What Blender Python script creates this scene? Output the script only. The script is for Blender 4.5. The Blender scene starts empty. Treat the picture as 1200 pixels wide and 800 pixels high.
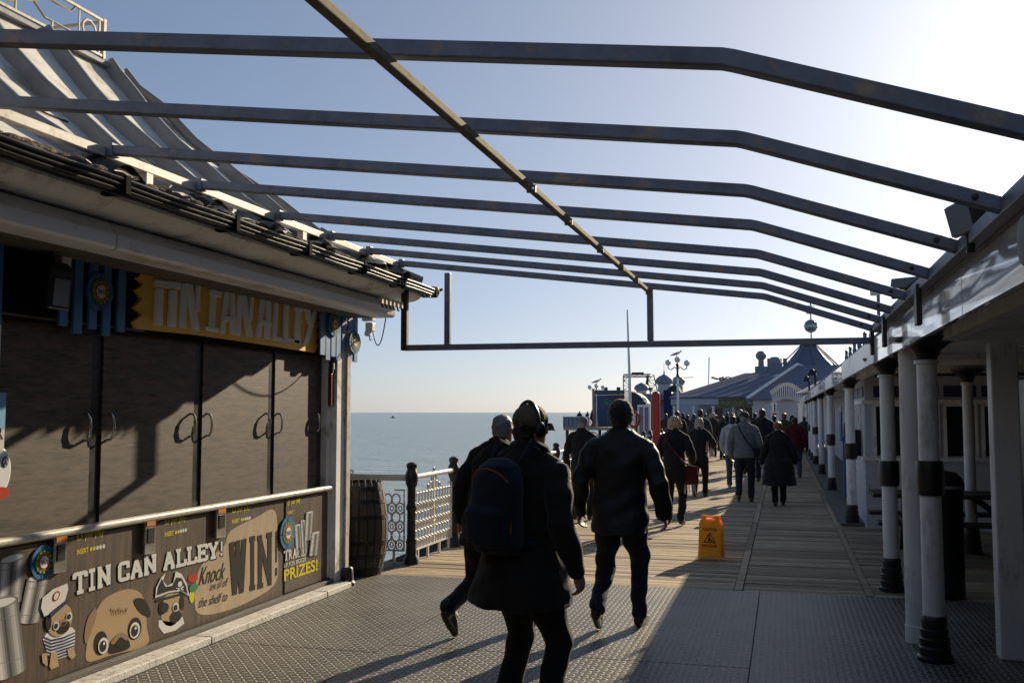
import bpy, bmesh, math, random
import numpy as np
from mathutils import Vector, Matrix, noise

# ------------------------------------------------------------------ camera, sky, sun, exposure
R = math.radians
scene = bpy.context.scene
COL = scene.collection
EYE = 1.68
FOC = 1160.0                      # focal length for a 1200 px wide frame
PITCH, YAW = R(4.093), R(15.293)
cam = bpy.data.objects.new("camera", bpy.data.cameras.new("camera"))
cam.data.sensor_width = 36.0
cam.data.lens = 36.0 * FOC / 1200.0
cam.data.clip_end = 60000
cam.data.clip_start = 0.05
cam.location = (0, 0, EYE)
cam.rotation_euler = (R(90) + PITCH, 0, YAW)
COL.objects.link(cam)
scene.camera = cam

SUN_AZ, SUN_EL = R(16.0), R(20.0)  # azimuth right of the pier axis (+Y), elevation
world = bpy.data.worlds.new("World")
scene.world = world
world.use_nodes = True
wn = world.node_tree
sky = wn.nodes.new("ShaderNodeTexSky")
sky.sky_type = 'NISHITA'
sky.sun_disc = False
sky.sun_elevation = SUN_EL
sky.sun_rotation = SUN_AZ
sky.altitude = 0
sky.air_density = 0.6
sky.dust_density = 0.95
sky.ozone_density = 4.5
bg = wn.nodes["Background"]
bg.inputs[1].default_value = 0.143
soft = wn.nodes.new("ShaderNodeGamma")      # gentle highlight roll-off of the physical sky
soft.inputs[1].default_value = 0.60
wn.links.new(sky.outputs[0], soft.inputs[0]); wn.links.new(soft.outputs[0], bg.inputs[0])
sun = bpy.data.objects.new("sun", bpy.data.lights.new("sun", 'SUN'))
sun.data.energy = 5.0
sun.data.angle = R(0.5)
sun.data.color = (1.0, 0.84, 0.60)
sd = Vector((math.sin(SUN_AZ) * math.cos(SUN_EL), math.cos(SUN_AZ) * math.cos(SUN_EL), math.sin(SUN_EL)))
sun.rotation_euler = sd.to_track_quat('Z', 'Y').to_euler()
COL.objects.link(sun)
scene.view_settings.view_transform = 'Standard'
scene.view_settings.look = 'None'
scene.view_settings.exposure = 0.5
scene.view_settings.gamma = 1.0
scene.cycles.max_bounces = 6

# ------------------------------------------------------------------ survey: where a sight line meets a real plane
def sight(x, y):
    cx, cy = (x - 600) / FOC, (400 - y) / FOC
    fw = math.cos(PITCH) - cy * math.sin(PITCH)
    up = math.sin(PITCH) + cy * math.cos(PITCH)
    return (cx * math.cos(YAW) - fw * math.sin(YAW), cx * math.sin(YAW) + fw * math.cos(YAW), up)
def on_x(x, y, X):
    d = sight(x, y); t = X / d[0]
    return Vector((X, d[1] * t, EYE + d[2] * t))
def on_y(x, y, Y):
    d = sight(x, y); t = Y / d[1]
    return Vector((d[0] * t, Y, EYE + d[2] * t))
def on_z(x, y, Z=0.0):
    d = sight(x, y); t = (Z - EYE) / d[2]
    return Vector((d[0] * t, d[1] * t, Z))

# ------------------------------------------------------------------ materials
MATS = {}
def _new(name):
    m = bpy.data.materials.new(name); m.use_nodes = True
    MATS[name] = m
    return m, m.node_tree.nodes, m.node_tree.links, m.node_tree.nodes["Principled BSDF"]
def pm(name, col, rough=0.6, metal=0.0, var=0.18, vs=3.0, bump=0.0, bs=60.0, stretch=(1, 1, 1), col2=None, c2amt=0.5, c2scale=2.0, spec=0.5, coat=0.0, sheen=0.0):
    """painted / plain surface: base colour broken up by two noises, optional second stain colour, fine bump"""
    m, N, L, P = _new(name)
    tc = N.new("ShaderNodeTexCoord"); mp = N.new("ShaderNodeMapping")
    mp.inputs[3].default_value = stretch
    L.new(tc.outputs[3], mp.inputs[0])
    n1 = N.new("ShaderNodeTexNoise"); n1.inputs['Scale'].default_value = vs; n1.inputs['Detail'].default_value = 6; n1.inputs['Roughness'].default_value = 0.62
    L.new(mp.outputs[0], n1.inputs['Vector'])
    r1 = N.new("ShaderNodeMapRange"); r1.inputs[1].default_value = 0.3; r1.inputs[2].default_value = 0.7
    r1.inputs[3].default_value = 1 - var; r1.inputs[4].default_value = 1 + var
    L.new(n1.outputs[0], r1.inputs[0])
    mul = N.new("ShaderNodeMix"); mul.data_type = 'RGBA'; mul.blend_type = 'MULTIPLY'; mul.inputs[0].default_value = 1
    mul.inputs[6].default_value = (*col, 1)
    L.new(r1.outputs[0], mul.inputs[7])
    out = mul.outputs[2]
    if col2:
        n2 = N.new("ShaderNodeTexNoise"); n2.inputs['Scale'].default_value = c2scale; n2.inputs['Detail'].default_value = 8; n2.inputs['Roughness'].default_value = 0.7
        L.new(mp.outputs[0], n2.inputs['Vector'])
        r2 = N.new("ShaderNodeMapRange"); r2.inputs[1].default_value = 0.62 - 0.25 * c2amt; r2.inputs[2].default_value = 0.72 - 0.15 * c2amt
        L.new(n2.outputs[0], r2.inputs[0])
        mx = N.new("ShaderNodeMix"); mx.data_type = 'RGBA'; mx.inputs[7].default_value = (*col2, 1)
        L.new(r2.outputs[0], mx.inputs[0]); L.new(out, mx.inputs[6]); out = mx.outputs[2]
    L.new(out, P.inputs['Base Color'])
    P.inputs['Metallic'].default_value = metal
    P.inputs['Specular IOR Level'].default_value = spec
    P.inputs['Coat Weight'].default_value = coat
    P.inputs['Sheen Weight'].default_value = sheen
    rr = N.new("ShaderNodeMapRange"); rr.inputs[3].default_value = max(0.03, rough - 0.12); rr.inputs[4].default_value = min(1, rough + 0.12)
    L.new(n1.outputs[0], rr.inputs[0]); L.new(rr.outputs[0], P.inputs['Roughness'])
    if bump:
        nb = N.new("ShaderNodeTexNoise"); nb.inputs['Scale'].default_value = bs; nb.inputs['Detail'].default_value = 4
        L.new(mp.outputs[0], nb.inputs['Vector'])
        b = N.new("ShaderNodeBump"); b.inputs['Strength'].default_value = min(1, bump); b.inputs['Distance'].default_value = 0.01
        L.new(nb.outputs[0], b.inputs['Height']); L.new(b.outputs[0], P.inputs['Normal'])
    return m
def flat(name, col, rough=0.6):
    m, N, L, P = _new(name)
    P.inputs['Base Color'].default_value = (*col, 1); P.inputs['Roughness'].default_value = rough; P.inputs['Specular IOR Level'].default_value = 0.15
    return m

pm('white_paint', (0.84, 0.84, 0.82), 0.45, var=0.1, vs=2.5, col2=(0.40, 0.37, 0.32), c2amt=0.35, c2scale=3, bump=0.15, bs=30)
pm('white_column', (0.82, 0.82, 0.83), 0.42, var=0.10, vs=3, col2=(0.42, 0.40, 0.36), c2amt=0.3, c2scale=5, stretch=(1, 1, 0.3), bump=0.12, bs=25)
pm('cream_paint', (0.50, 0.44, 0.31), 0.5, var=0.12, vs=4, col2=(0.30, 0.25, 0.17), c2amt=0.35, c2scale=9, bump=0.15, bs=30)
pm('white_cassette', (0.80, 0.80, 0.82), 0.35, var=0.08, vs=2, col2=(0.38, 0.37, 0.35), c2amt=0.25, c2scale=2, stretch=(1, 0.4, 1))
pm('galvanised', (0.16, 0.185, 0.25), 0.48, metal=0.3, var=0.30, vs=9, col2=(0.30, 0.24, 0.19), c2amt=0.3, c2scale=7, bump=0.1, bs=60)
pm('black_iron', (0.018, 0.018, 0.020), 0.42, var=0.3, vs=12, bump=0.3, bs=40)
pm('black_plastic', (0.014, 0.014, 0.015), 0.35, var=0.2, vs=8)
pm('dark_soffit', (0.10, 0.085, 0.065), 0.7, var=0.25, vs=6, stretch=(1, 0.2, 1))
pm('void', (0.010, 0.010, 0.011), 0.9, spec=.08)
pm('roof_sheet', (0.74, 0.71, 0.64), 0.55, var=0.14, vs=5, col2=(0.33, 0.25, 0.15), c2amt=0.5, c2scale=1.7, stretch=(1, 1, 0.6), bump=0.35, bs=9)
pm('roof_edge', (0.24, 0.24, 0.25), 0.6, var=0.2, vs=6, bump=0.3, bs=12)
pm('moss', (0.085, 0.055, 0.030), 0.95, var=0.5, vs=30, col2=(0.16, 0.13, 0.09), c2amt=0.6, c2scale=25, bump=1.0, bs=80)
pm('steel_handle', (0.55, 0.54, 0.50), 0.25, metal=0.9, var=0.1)
pm('yellow_board', (0.88, 0.50, 0.07), 0.5, var=0.10, vs=5, stretch=(1, 0.3, 3), bump=0.1, bs=40)
pm('plank_white', (0.84, 0.88, 0.94), 0.6, var=0.06, vs=8, stretch=(1, 1, 0.3), bump=0.3, bs=40)
pm('slat_blue', (0.055, 0.18, 0.42), 0.5, var=0.18, vs=6, stretch=(1, 1, 0.3), bump=0.2, bs=40)
pm('pale_rail', (0.58, 0.54, 0.46), 0.42, var=0.15, vs=8, col2=(0.30, 0.27, 0.2), c2amt=0.4, c2scale=12)
pm('concrete_sill', (0.62, 0.60, 0.56), 0.7, var=0.15, vs=9, col2=(0.30, 0.28, 0.25), c2amt=0.4, c2scale=14, bump=0.4, bs=60)
pm('grey_timber', (0.12, 0.11, 0.10), 0.8, var=0.35, vs=6, stretch=(6, 0.6, 6), bump=0.5, bs=30)
pm('oak', (0.050, 0.038, 0.028), 0.65, var=0.5, vs=7, stretch=(5, 5, 0.5), bump=0.5, bs=25, col2=(0.10, 0.09, 0.08), c2amt=0.4, c2scale=5)
pm('hoop', (0.035, 0.032, 0.030), 0.5, metal=0.6, var=0.4, vs=12)
_y = pm('yellow_plastic', (0.90, 0.42, 0.010), 0.38, var=0.06, vs=5).node_tree.nodes['Principled BSDF']      # thin plastic glows when lit from behind
_y.inputs['Subsurface Weight'].default_value = 0.7; _y.inputs['Subsurface Radius'].default_value = (1.0, 0.6, 0.1); _y.inputs['Subsurface Scale'].default_value = 0.03
pm('purlin_paint', (0.27, 0.24, 0.17), 0.85, var=0.25, vs=9, col2=(0.16, 0.12, 0.08), c2amt=0.4, c2scale=14, spec=.15)
pm('sign_letters', (0.30, 0.28, 0.10), 0.6)
pm('red_plastic', (0.42, 0.015, 0.012), 0.35, var=0.1)
flat('ink_red', (0.45, 0.03, 0.015)); flat('ink_black', (0.012, 0.012, 0.012)); flat('ink_white', (0.66, 0.66, 0.64))
flat('ink_yellow', (0.62, 0.52, 0.03)); flat('ink_blue', (0.05, 0.17, 0.36)); flat('ink_navy', (0.02, 0.03, 0.10))
flat('ink_green', (0.06, 0.22, 0.08)); flat('ink_tan', (0.42, 0.30, 0.17)); flat('ink_tan2', (0.27, 0.18, 0.10)); flat('ink_brown', (0.012, 0.008, 0.005))
flat('ink_orange', (0.60, 0.20, 0.03)); flat('tin_a', (0.42, 0.42, 0.42)); flat('tin_b', (0.17, 0.17, 0.17)); flat('tin_c', (0.62, 0.62, 0.62)); flat('ink_sky', (0.20, 0.42, 0.62))
flat('tin_d', (0.07, 0.07, 0.07))
for i in range(8): flat('tin_%d' % i, (0.06 + .075 * i,) * 3)
pm('glass_dark', (0.02, 0.022, 0.026), 0.08, var=0.1)
pm('glass_lamp', (0.80, 0.79, 0.76), 0.25, var=0.04)
pm('roof_blue', (0.13, 0.15, 0.215), 0.6, var=0.10, vs=0.6, stretch=(2, 0.3, 1))  # paled so that distance haze sits in the colour
pm('roof_strip', (0.80, 0.80, 0.80), 0.5)
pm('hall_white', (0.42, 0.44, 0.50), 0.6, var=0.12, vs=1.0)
pm('hall_grey', (0.20, 0.22, 0.27), 0.6, var=0.15, vs=1.0)
pm('hall_blue', (0.03, 0.07, 0.17), 0.6, var=0.2, vs=0.7)
pm('ride_blue', (0.035, 0.07, 0.14), 0.6, var=0.3, vs=0.8)
pm('ride_dark', (0.04, 0.045, 0.055), 0.7, var=0.3)  # lightened base holds a little distance haze for the far parts
pm('sign_olive', (0.11, 0.10, 0.04), 0.6, var=0.2)
pm('skin', (0.42, 0.24, 0.16), 0.55, var=0.10, vs=10)
pm('skin_b', (0.30, 0.17, 0.11), 0.55, var=0.10, vs=10)
pm('dark_wood', (0.035, 0.028, 0.024), 0.6, var=0.35, vs=5, stretch=(0.5, 6, 6), bump=0.3, bs=30)
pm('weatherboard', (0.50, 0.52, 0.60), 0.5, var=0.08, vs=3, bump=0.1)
pm('purple_panel', (0.035, 0.028, 0.085), 0.5, var=0.15)
pm('machine_red', (0.22, 0.025, 0.018), 0.4, var=0.15)
pm('blue_panel', (0.03, 0.14, 0.36), 0.5, var=0.1)
pm('bird_grey', (0.22, 0.22, 0.23), 0.8, var=0.3, vs=20)
pm('bird_white', (0.7, 0.7, 0.68), 0.8)
pm('hull', (0.05, 0.06, 0.08), 0.5)

def door_mat():
    m, N, L, P = _new('door_ply')
    tc = N.new("ShaderNodeTexCoord"); mp = N.new("ShaderNodeMapping"); mp.inputs[3].default_value = (1, 2.2, 13)
    L.new(tc.outputs[3], mp.inputs[0])
    n = N.new("ShaderNodeTexNoise"); n.inputs['Scale'].default_value = 2.6; n.inputs['Detail'].default_value = 8; n.inputs['Roughness'].default_value = 0.6; n.inputs['Distortion'].default_value = 0.25
    L.new(mp.outputs[0], n.inputs['Vector'])
    n2 = N.new("ShaderNodeTexNoise"); n2.inputs['Scale'].default_value = 11; n2.inputs['Detail'].default_value = 5
    mp2 = N.new("ShaderNodeMapping"); mp2.inputs[3].default_value = (1, 1, 14); L.new(tc.outputs[3], mp2.inputs[0]); L.new(mp2.outputs[0], n2.inputs['Vector'])
    w2 = N.new("ShaderNodeMath"); w2.operation = 'MULTIPLY_ADD'; w2.inputs[1].default_value = 0.30; w2.inputs[2].default_value = 0.35; L.new(n2.outputs[0], w2.inputs[0])
    add = N.new("ShaderNodeMath"); add.operation = 'ADD'; L.new(n.outputs[0], add.inputs[0]); L.new(w2.outputs[0], add.inputs[1])
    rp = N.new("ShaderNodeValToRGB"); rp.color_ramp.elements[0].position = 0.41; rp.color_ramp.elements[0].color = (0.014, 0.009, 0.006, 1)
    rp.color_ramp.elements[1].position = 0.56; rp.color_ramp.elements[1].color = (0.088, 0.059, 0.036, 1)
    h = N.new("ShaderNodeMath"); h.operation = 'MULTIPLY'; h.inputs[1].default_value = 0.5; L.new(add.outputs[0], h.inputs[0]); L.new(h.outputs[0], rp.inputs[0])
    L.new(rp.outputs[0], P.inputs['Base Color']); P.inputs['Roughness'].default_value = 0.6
    b = N.new("ShaderNodeBump"); b.inputs['Strength'].default_value = 0.4; b.inputs['Distance'].default_value = 0.004
    L.new(h.outputs[0], b.inputs['Height']); L.new(b.outputs[0], P.inputs['Normal'])
door_mat()
def poster_mat():
    m, N, L, P = _new('poster_planks')
    tc = N.new("ShaderNodeTexCoord"); mp = N.new("ShaderNodeMapping"); mp.inputs[3].default_value = (1, 8, 0.8)
    L.new(tc.outputs[3], mp.inputs[0])
    n = N.new("ShaderNodeTexNoise"); n.inputs['Scale'].default_value = 3; n.inputs['Detail'].default_value = 8; n.inputs['Distortion'].default_value = 0.3
    L.new(mp.outputs[0], n.inputs['Vector'])
    sx = N.new("ShaderNodeSeparateXYZ"); L.new(tc.outputs[3], sx.inputs[0])
    fr = N.new("ShaderNodeMath"); fr.operation = 'PINGPONG'; fr.inputs[1].default_value = 0.085; L.new(sx.outputs[1], fr.inputs[0])
    ln = N.new("ShaderNodeMath"); ln.operation = 'GREATER_THAN'; ln.inputs[1].default_value = 0.003; L.new(fr.outputs[0], ln.inputs[0])
    rp = N.new("ShaderNodeValToRGB"); rp.color_ramp.elements[0].position = 0.3; rp.color_ramp.elements[0].color = (0.022, 0.012, 0.007, 1)
    rp.color_ramp.elements[1].position = 0.72; rp.color_ramp.elements[1].color = (0.105, 0.060, 0.032, 1)
    L.new(n.outputs[0], rp.inputs[0])
    mx = N.new("ShaderNodeMix"); mx.data_type = 'RGBA'; mx.inputs[6].default_value = (0.012, 0.008, 0.005, 1)
    L.new(ln.outputs[0], mx.inputs[0]); L.new(rp.outputs[0], mx.inputs[7])
    L.new(mx.outputs[2], P.inputs['Base Color']); P.inputs['Roughness'].default_value = 0.5
    return m
poster_mat()
pm('poster_pale', (0.40, 0.31, 0.20), 0.5, var=0.15, vs=4, stretch=(1, 4, 1))

def plate_mat():
    """steel tread plate: rows of short raised bars leaning alternately left and right"""
    m, N, L, P = _new('tread_plate')
    tc = N.new("ShaderNodeTexCoord"); sx = N.new("ShaderNodeSeparateXYZ"); L.new(tc.outputs[3], sx.inputs[0])
    def M(op, a, b=None, c=None):
        n = N.new("ShaderNodeMath"); n.operation = op
        for i, v in enumerate((a, b, c)):
            if v is None: continue
            if isinstance(v, (int, float)): n.inputs[i].default_value = v
            else: L.new(v, n.inputs[i])
        return n.outputs[0]
    C = 0.036
    u = M('DIVIDE', sx.outputs[0], 0.044); v = M('DIVIDE', sx.outputs[1], 0.052)
    iu = M('FLOOR', u); iv = M('FLOOR', v)
    fu = M('SUBTRACT', M('SUBTRACT', u, iu), 0.5); fv = M('SUBTRACT', M('SUBTRACT', v, iv), 0.5)
    par = M('MODULO', M('ABSOLUTE', M('ADD', iu, iv)), 2.0)
    sg = M('SUBTRACT', M('MULTIPLY', par, 2.0), 1.0)
    a = M('MULTIPLY', M('ADD', fu, M('MULTIPLY', fv, sg)), 0.7071)
    b = M('MULTIPLY', M('SUBTRACT', fv, M('MULTIPLY', fu, sg)), 0.7071)
    aa = M('DIVIDE', a, 0.50); bb = M('DIVIDE', b, 0.20)
    d = M('ADD', M('MULTIPLY', aa, aa), M('MULTIPLY', bb, bb))
    hgt = M('MAXIMUM', M('SUBTRACT', 1.0, d), 0.0)
    hs = M('SQRT', hgt)
    n1 = N.new("ShaderNodeTexNoise"); n1.inputs['Scale'].default_value = 1.1; n1.inputs['Detail'].default_value = 9; n1.inputs['Roughness'].default_value = 0.72
    L.new(tc.outputs[3], n1.inputs['Vector'])
    rp = N.new("ShaderNodeValToRGB"); rp.color_ramp.elements[0].position = 0.32; rp.color_ramp.elements[0].color = (0.034, 0.031, 0.027, 1)
    rp.color_ramp.elements[1].position = 0.7; rp.color_ramp.elements[1].color = (0.15, 0.138, 0.115, 1)
    L.new(n1.outputs[0], rp.inputs[0])
    mx = N.new("ShaderNodeMix"); mx.data_type = 'RGBA'; mx.inputs[7].default_value = (0.42, 0.40, 0.36, 1)
    L.new(M('MULTIPLY', hs, 0.75), mx.inputs[0]); L.new(rp.outputs[0], mx.inputs[6])
    L.new(mx.outputs[2], P.inputs['Base Color'])
    P.inputs['Metallic'].default_value = 0.0; P.inputs['Specular IOR Level'].default_value = 0.35
    P.inputs['Roughness'].default_value = 0.5
    bm_ = N.new("ShaderNodeBump"); bm_.inputs['Strength'].default_value = 1.0; bm_.inputs['Distance'].default_value = 0.0055
    nf = N.new("ShaderNodeTexNoise"); nf.inputs['Scale'].default_value = 160; L.new(tc.outputs[3], nf.inputs['Vector'])
    L.new(M('ADD', hs, M('MULTIPLY', nf.outputs[0], 0.12)), bm_.inputs['Height']); L.new(bm_.outputs[0], P.inputs['Normal'])
plate_mat()
def deck_mat():
    m, N, L, P = _new('deck_boards')
    tc = N.new("ShaderNodeTexCoord"); ge = N.new("ShaderNodeNewGeometry")
    mp = N.new("ShaderNodeMapping"); mp.inputs[3].default_value = (1.2, 14, 14); L.new(tc.outputs[3], mp.inputs[0])
    n = N.new("ShaderNodeTexNoise"); n.inputs['Scale'].default_value = 2.2; n.inputs['Detail'].default_value = 9; n.inputs['Roughness'].default_value = 0.7
    L.new(mp.outputs[0], n.inputs['Vector'])
    rp = N.new("ShaderNodeValToRGB"); rp.color_ramp.elements[0].position = 0.3; rp.color_ramp.elements[0].color = (0.19, 0.14, 0.09, 1)
    rp.color_ramp.elements[1].position = 0.7; rp.color_ramp.elements[1].color = (0.60, 0.475, 0.32, 1)
    L.new(n.outputs[0], rp.inputs[0])
    mr = N.new("ShaderNodeMapRange"); mr.inputs[3].default_value = 0.62; mr.inputs[4].default_value = 1.25; L.new(ge.outputs['Random Per Island'], mr.inputs[0])
    mu = N.new("ShaderNodeMix"); mu.data_type = 'RGBA'; mu.blend_type = 'MULTIPLY'; mu.inputs[0].default_value = 1
    L.new(rp.outputs[0], mu.inputs[6]); L.new(mr.outputs[0], mu.inputs[7])
    L.new(mu.outputs[2], P.inputs['Base Color']); P.inputs['Roughness'].default_value = 0.8; P.inputs['Specular IOR Level'].default_value = 0.2
    b = N.new("ShaderNodeBump"); b.inputs['Strength'].default_value = 0.8; b.inputs['Distance'].default_value = 0.006
    L.new(n.outputs[0], b.inputs['Height']); L.new(b.outputs[0], P.inputs['Normal'])
deck_mat()
def sea_mat():
    m, N, L, P = _new('sea_water')
    tc = N.new("ShaderNodeTexCoord")
    P.inputs['Base Color'].default_value = (0.29, 0.36, 0.385, 1)
    P.inputs['Roughness'].default_value = 0.30; P.inputs['IOR'].default_value = 1.33
    prev = None
    for sc, dist, st in ((0.05, 1.2, (0.5, 1, 1)), (0.30, 1.1, (0.35, 1, 1)), (1.3, 0.38, (0.45, 1, 1))):
        mp = N.new("ShaderNodeMapping"); mp.inputs[3].default_value = st; mp.inputs[2].default_value = (0, 0, R(-14)); L.new(tc.outputs[3], mp.inputs[0])
        n = N.new("ShaderNodeTexNoise"); n.inputs['Scale'].default_value = sc; n.inputs['Detail'].default_value = 5; n.inputs['Roughness'].default_value = 0.6
        L.new(mp.outputs[0], n.inputs['Vector'])
        b = N.new("ShaderNodeBump"); b.inputs['Strength'].default_value = 0.8; b.inputs['Distance'].default_value = dist
        L.new(n.outputs[0], b.inputs['Height'])
        if prev: L.new(prev, b.inputs['Normal'])
        prev = b.outputs[0]
    L.new(prev, P.inputs['Normal'])
sea_mat()
def fascia_mat():
    """old glossy sheet that reflects the bars and sky in wavering bands"""
    m, N, L, P = _new('fascia_sheet')
    tc = N.new("ShaderNodeTexCoord"); mp = N.new("ShaderNodeMapping"); mp.inputs[3].default_value = (1, 0.8, 6.0); L.new(tc.outputs[3], mp.inputs[0])
    n = N.new("ShaderNodeTexNoise"); n.inputs['Scale'].default_value = 1.7; n.inputs['Detail'].default_value = 0.5; L.new(mp.outputs[0], n.inputs['Vector'])
    b = N.new("ShaderNodeBump"); b.inputs['Strength'].default_value = 1.0; b.inputs['Distance'].default_value = 0.034
    L.new(n.outputs[0], b.inputs['Height']); L.new(b.outputs[0], P.inputs['Normal'])
    P.inputs['Base Color'].default_value = (0.70, 0.71, 0.74, 1); P.inputs['Roughness'].default_value = 0.18
    P.inputs['Coat Weight'].default_value = 0.8; P.inputs['Coat Roughness'].default_value = 0.05; P.inputs['IOR'].default_value = 1.6
    P.inputs['Metallic'].default_value = 0.35
fascia_mat()

# ------------------------------------------------------------------ mesh builder
WORLD = {}      # object -> world offset of its origin (things are built in world coordinates)
class MB:
    def __init__(s, mat=None): s.v = []; s.f = []; s.m = []; s.cur = mat
    def mat(s, name): s.cur = name; return s
    def add(s, vs, fs):
        o = len(s.v); s.v += [tuple(p) for p in vs]
        for f in fs: s.f.append(tuple(i + o for i in f)); s.m.append(s.cur)
        return s
    def box(s, c, d, rz=0.0, M=None):
        hx, hy, hz = d[0] / 2, d[1] / 2, d[2] / 2
        vs = [Vector((x, y, z)) for x in (-hx, hx) for y in (-hy, hy) for z in (-hz, hz)]
        if M is None: M = Matrix.Rotation(rz, 3, 'Z')
        vs = [M @ v + Vector(c) for v in vs]
        return s.add(vs, [(0, 1, 3, 2), (4, 6, 7, 5), (0, 4, 5, 1), (2, 3, 7, 6), (0, 2, 6, 4), (1, 5, 7, 3)])
    def span(s, a, b):
        return s.box([(a[i] + b[i]) / 2 for i in range(3)], [abs(b[i] - a[i]) for i in range(3)])
    def bar(s, p, q, w, h, up=(0, 0, 1)):
        p, q = Vector(p), Vector(q); d = q - p; L_ = d.length
        if L_ < 1e-6: return s
        y = d.normalized(); x = y.cross(Vector(up))
        if x.length < 1e-4: x = y.cross(Vector((1, 0, 0)))
        x.normalize(); z = x.cross(y)
        M = Matrix((x, y, z)).transposed()
        return s.box((p + q) / 2, (w, L_, h), M=M)
    def tube(s, pts, r, n=8, close=False, flatten=None, caps=True):
        pts = [Vector(p) for p in pts]; k = len(pts)
        rs = r if isinstance(r, (list, tuple)) else [r] * k
        rings = []; prevx = None
        for i in range(k):
            if close: t = pts[(i + 1) % k] - pts[i - 1]
            else: t = pts[min(i + 1, k - 1)] - pts[max(i - 1, 0)]
            if t.length < 1e-9: t = Vector((0, 0, 1))
            t.normalize()
            if prevx is None:
                x = t.cross(Vector((0, 0, 1)))
                if x.length < 0.05: x = t.cross(Vector((0, 1, 0)))
            else: x = prevx - t * prevx.dot(t)
            x.normalize(); prevx = x; y = t.cross(x)
            rings.append([pts[i] + (x * math.cos(a) + y * math.sin(a)) * rs[i] for a in [2 * math.pi * j / n for j in range(n)]])
        vs = [p for rg in rings for p in rg]; fs = []
        for i in range(k if close else k - 1):
            a, b = i * n, ((i + 1) % k) * n
            for j in range(n):
                j2 = (j + 1) % n; fs.append((a + j, a + j2, b + j2, b + j))
        if not close and caps: fs.append(tuple(range(n - 1, -1, -1))); fs.append(tuple((k - 1) * n + j for j in range(n)))
        return s.add(vs, fs)
    def lathe(s, prof, c=(0, 0, 0), n=20, a0=0.0, axis='Z'):
        vs = []; fs = []; c = Vector(c); k = len(prof)
        for (r, z) in prof:
            for j in range(n):
                a = a0 + 2 * math.pi * j / n
                p = Vector((r * math.cos(a), r * math.sin(a), z))
                if axis == 'X': p = Vector((p.z, p.x, p.y))
                if axis == 'Y': p = Vector((p.x, p.z, p.y))
                vs.append(p + c)
        for i in range(k - 1):
            for j in range(n):
                j2 = (j + 1) % n; fs.append((i * n + j, i * n + j2, (i + 1) * n + j2, (i + 1) * n + j))
        fs.append(tuple(range(n - 1, -1, -1))); fs.append(tuple((k - 1) * n + j for j in range(n)))
        return s.add(vs, fs)
    def ball(s, c, r, n=16, m=10, sc=(1, 1, 1)):
        prof = [(math.sin(math.pi * i / m), -math.cos(math.pi * i / m)) for i in range(m + 1)]
        vs = []; fs = []
        for (rr, z) in prof:
            for j in range(n):
                a = 2 * math.pi * j / n
                vs.append((c[0] + r * sc[0] * max(rr, 1e-4) * math.cos(a), c[1] + r * sc[1] * max(rr, 1e-4) * math.sin(a), c[2] + r * sc[2] * z))
        for i in range(m):
            for j in range(n):
                j2 = (j + 1) % n; fs.append((i * n + j, i * n + j2, (i + 1) * n + j2, (i + 1) * n + j))
        return s.add(vs, fs)
    def prism(s, poly, vec):
        """closed polygon (3-D points) swept by vec"""
        k = len(poly); P = [Vector(p) for p in poly]; V = Vector(vec)
        vs = P + [p + V for p in P]
        fs = [tuple(range(k)), tuple(range(2 * k - 1, k - 1, -1))]
        for i in range(k): j = (i + 1) % k; fs.append((i, i + k, j + k, j))
        return s.add(vs, fs)
    def build(s, name, mat=None, parent=None, smooth=False, bevel=0.0, label=None, angle=40):
        V = np.array(s.v, dtype=float)
        if parent is not None: org = WORLD[parent]
        else:
            lo, hi = V.min(0), V.max(0); org = Vector(((lo[0] + hi[0]) / 2, (lo[1] + hi[1]) / 2, lo[2]))
        V = V - np.array(org)
        me = bpy.data.meshes.new(name)
        me.from_pydata(V.tolist(), [], s.f)
        names = []
        for x in s.m:
            x = x or mat
            if x not in names: names.append(x)
        for x in names: me.materials.append(MATS[x])
        if len(names) > 1: me.polygons.foreach_set('material_index', [names.index(x or mat) for x in s.m])
        b = bmesh.new(); b.from_mesh(me); bmesh.ops.recalc_face_normals(b, faces=b.faces); b.to_mesh(me); b.free()
        if smooth:
            me.polygons.foreach_set('use_smooth', [True] * len(me.polygons))
            me.set_sharp_from_angle(angle=R(angle))
        me.update()
        o = bpy.data.objects.new(name, me); COL.objects.link(o)
        if parent is not None: o.parent = parent; WORLD[o] = org
        else: o.location = org; WORLD[o] = org
        if bevel:
            md = o.modifiers.new('bevel', 'BEVEL'); md.width = bevel; md.segments = 2; md.limit_method = 'ANGLE'; md.angle_limit = R(35)
        if label: o['label'] = label
        return o
def thing(name, loc, label, cat, group=None):
    o = bpy.data.objects.new(name, None); COL.objects.link(o); o.empty_display_size = 0.2
    o.location = loc; WORLD[o] = Vector(loc)
    return tag(o, label, cat, group)
def tag(o, label, cat, group=None):
    o['label'] = label; o['category'] = cat
    if group: o['group'] = group
    return o
def struct(o, kind='structure'):
    o['kind'] = kind; return o
def copy_tree(o, parent=None):
    c = o.copy(); COL.objects.link(c)
    if parent is not None: c.parent = parent
    for ch in [x for x in KIDS.get(o.name, [])]: copy_tree(ch, c)
    return c
KIDS = {}
def freeze_kids():
    KIDS.clear()
    for o in COL.objects:
        if o.parent: KIDS.setdefault(o.parent.name, []).append(o)

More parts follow.
